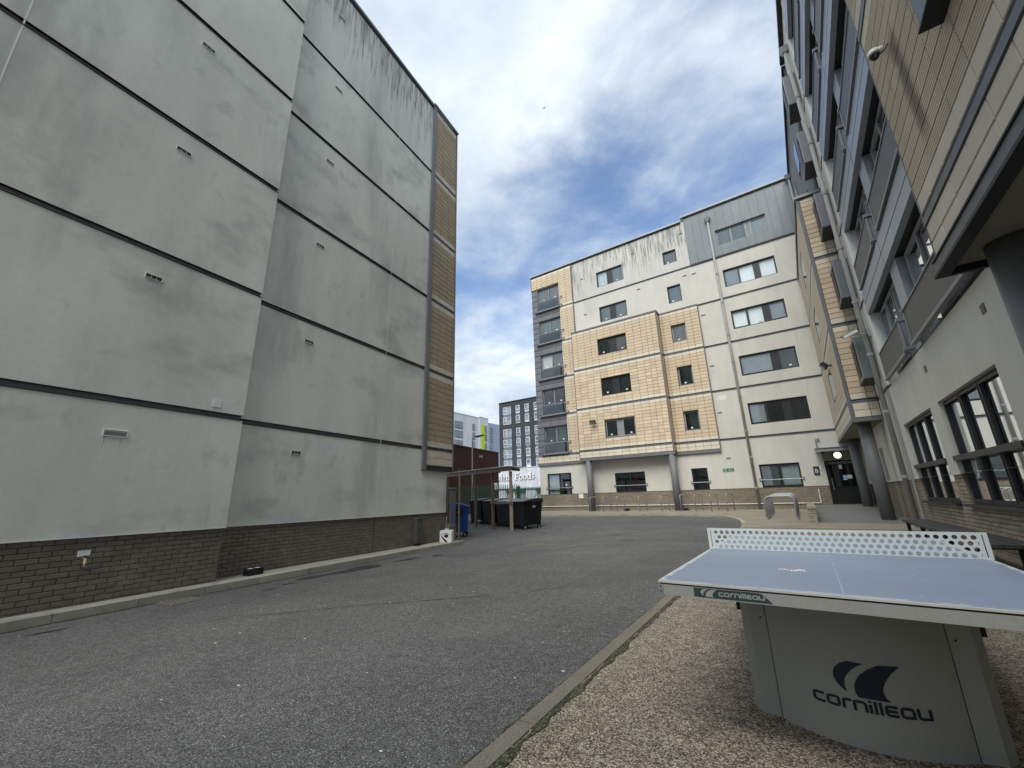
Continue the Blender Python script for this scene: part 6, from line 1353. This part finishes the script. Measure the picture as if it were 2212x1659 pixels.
for zt in (21.1, 18.7, 16.2, 13.8):
    for a0, a1, d in ((83.65, 84.6, -.295), (88.6, 89.5, .005), (91.9, 92.8, -.495)):
        mb = MB(tfr); mb.box(a0, a1, zt - 1.9, zt, d, d + .11); o = mb.build('window', 'frame', WT); g = MB(tfr); g.box(a0 + .1, a1 - .1, zt - .95, zt - .1, d + .111, d + .12); g.box(a0 + .1, a1 - .1, zt - 1.8, zt - 1.05, d + .111, d + .12); g.build('pane', 'glass_far', o)

# ------------------------------------------------------------------ gully grate, manhole covers, gull
MT['grate_iron'] = mat('grate_iron', (.20, .185, .15), .8, .3, layers=[((40, 40, 40), .3, 3)])
gr = thing('drain_grate', 'rectangular cast iron gully grate against the kerb of the grey block', 'drain cover', (*LF(3.82, 0, -8.0)[:2], -.25))
zg = g1(*LF(3.82, 0, -7.95)[:2]) + .016
mb = MB(LF)
for d0, d1 in ((-8.14, -8.11), (-7.72, -7.69)): mb.box(3.64, 4.0, zg - .03, zg, d0, d1)
for a0, a1 in ((3.62, 3.645), (3.995, 4.02)): mb.box(a0, a1, zg - .03, zg, -8.14, -7.69)
mb.build('grate_frame', 'grate_iron', gr)
for i in range(1, 6): mb = MB(LF); a = 3.64 + i * .06; mb.box(a - .012, a + .012, zg - .03, zg - .003, -8.11, -7.72); mb.build('bar', 'grate_iron', gr)
for i in range(1, 4): mb = MB(LF); d = -8.11 + i * .0975; mb.box(3.646, 3.994, zg - .03, zg - .005, d - .010, d + .010); mb.build('cross_bar', 'grate_iron', gr)
mb = MB(LF); mb.box(3.63, 4.01, zg - .033, zg - .009, -8.13, -7.70); mb.build('grate_pit', 'black_matt', gr)
def cover(label, c, w_, l_, rot):
    u = Vector((math.cos(rot), math.sin(rot), 0)); v = Vector((-u.y, u.x, 0)); c = Vector((c[0], c[1], 0)); t = thing('manhole_cover', label, 'manhole cover', (c.x, c.y, g1(c.x, c.y)))
    def q(a0, a1, b0, b1, dz): return [tuple((p := c + u * a + v * b) + Vector((0, 0, g1(p.x, p.y) + dz))) for a, b in ((a0, b0), (a1, b0), (a1, b1), (a0, b1))]
    mb = MB(); mb.add(q(-w_, w_, -l_, l_, .005), [(0, 1, 2, 3)]); mb.build('cover_frame', 'edging', t)
    mb = MB(); mb.add(q(-w_ + .05, w_ - .05, -l_ + .05, l_ - .05, .009), [(0, 1, 2, 3)]); mb.build('cover_plate', 'metal_dark', t)
MT['metal_dark'] = mat('metal_dark', (.10, .085, .065), .8, .3, layers=[((30, 30, 30), .3, 3)])
cover('rusty rectangular manhole cover in the middle of the yard', (-4.55, 12.3), .30, .30, .55)
bd = thing('bird', 'small dark gull gliding high in the gap between the blocks', 'bird', tuple(Vector((-.298, .574, .762)) * 58 + Vector((0, 0, EYE))))
bp = Vector((-.298, .574, .762)) * 58 + Vector((0, 0, EYE)); mb = MB()
mb.tube([bp + Vector((0, .03, -.14)), bp + Vector((0, .01, -.05)), bp + Vector((0, 0, .05)), bp + Vector((0, -.01, .15))], .032, 8)
for s in (-1, 1): mb.add([tuple(bp + Vector(p)) for p in ((0, 0, .04), (s * .14, -.02, .10), (s * .30, .01, .02), (s * .14, -.01, .0), (0, 0, -.04))], [(0, 1, 3, 4), (1, 2, 3)])
mb.build('bird_body', 'zinc_dark', bd)
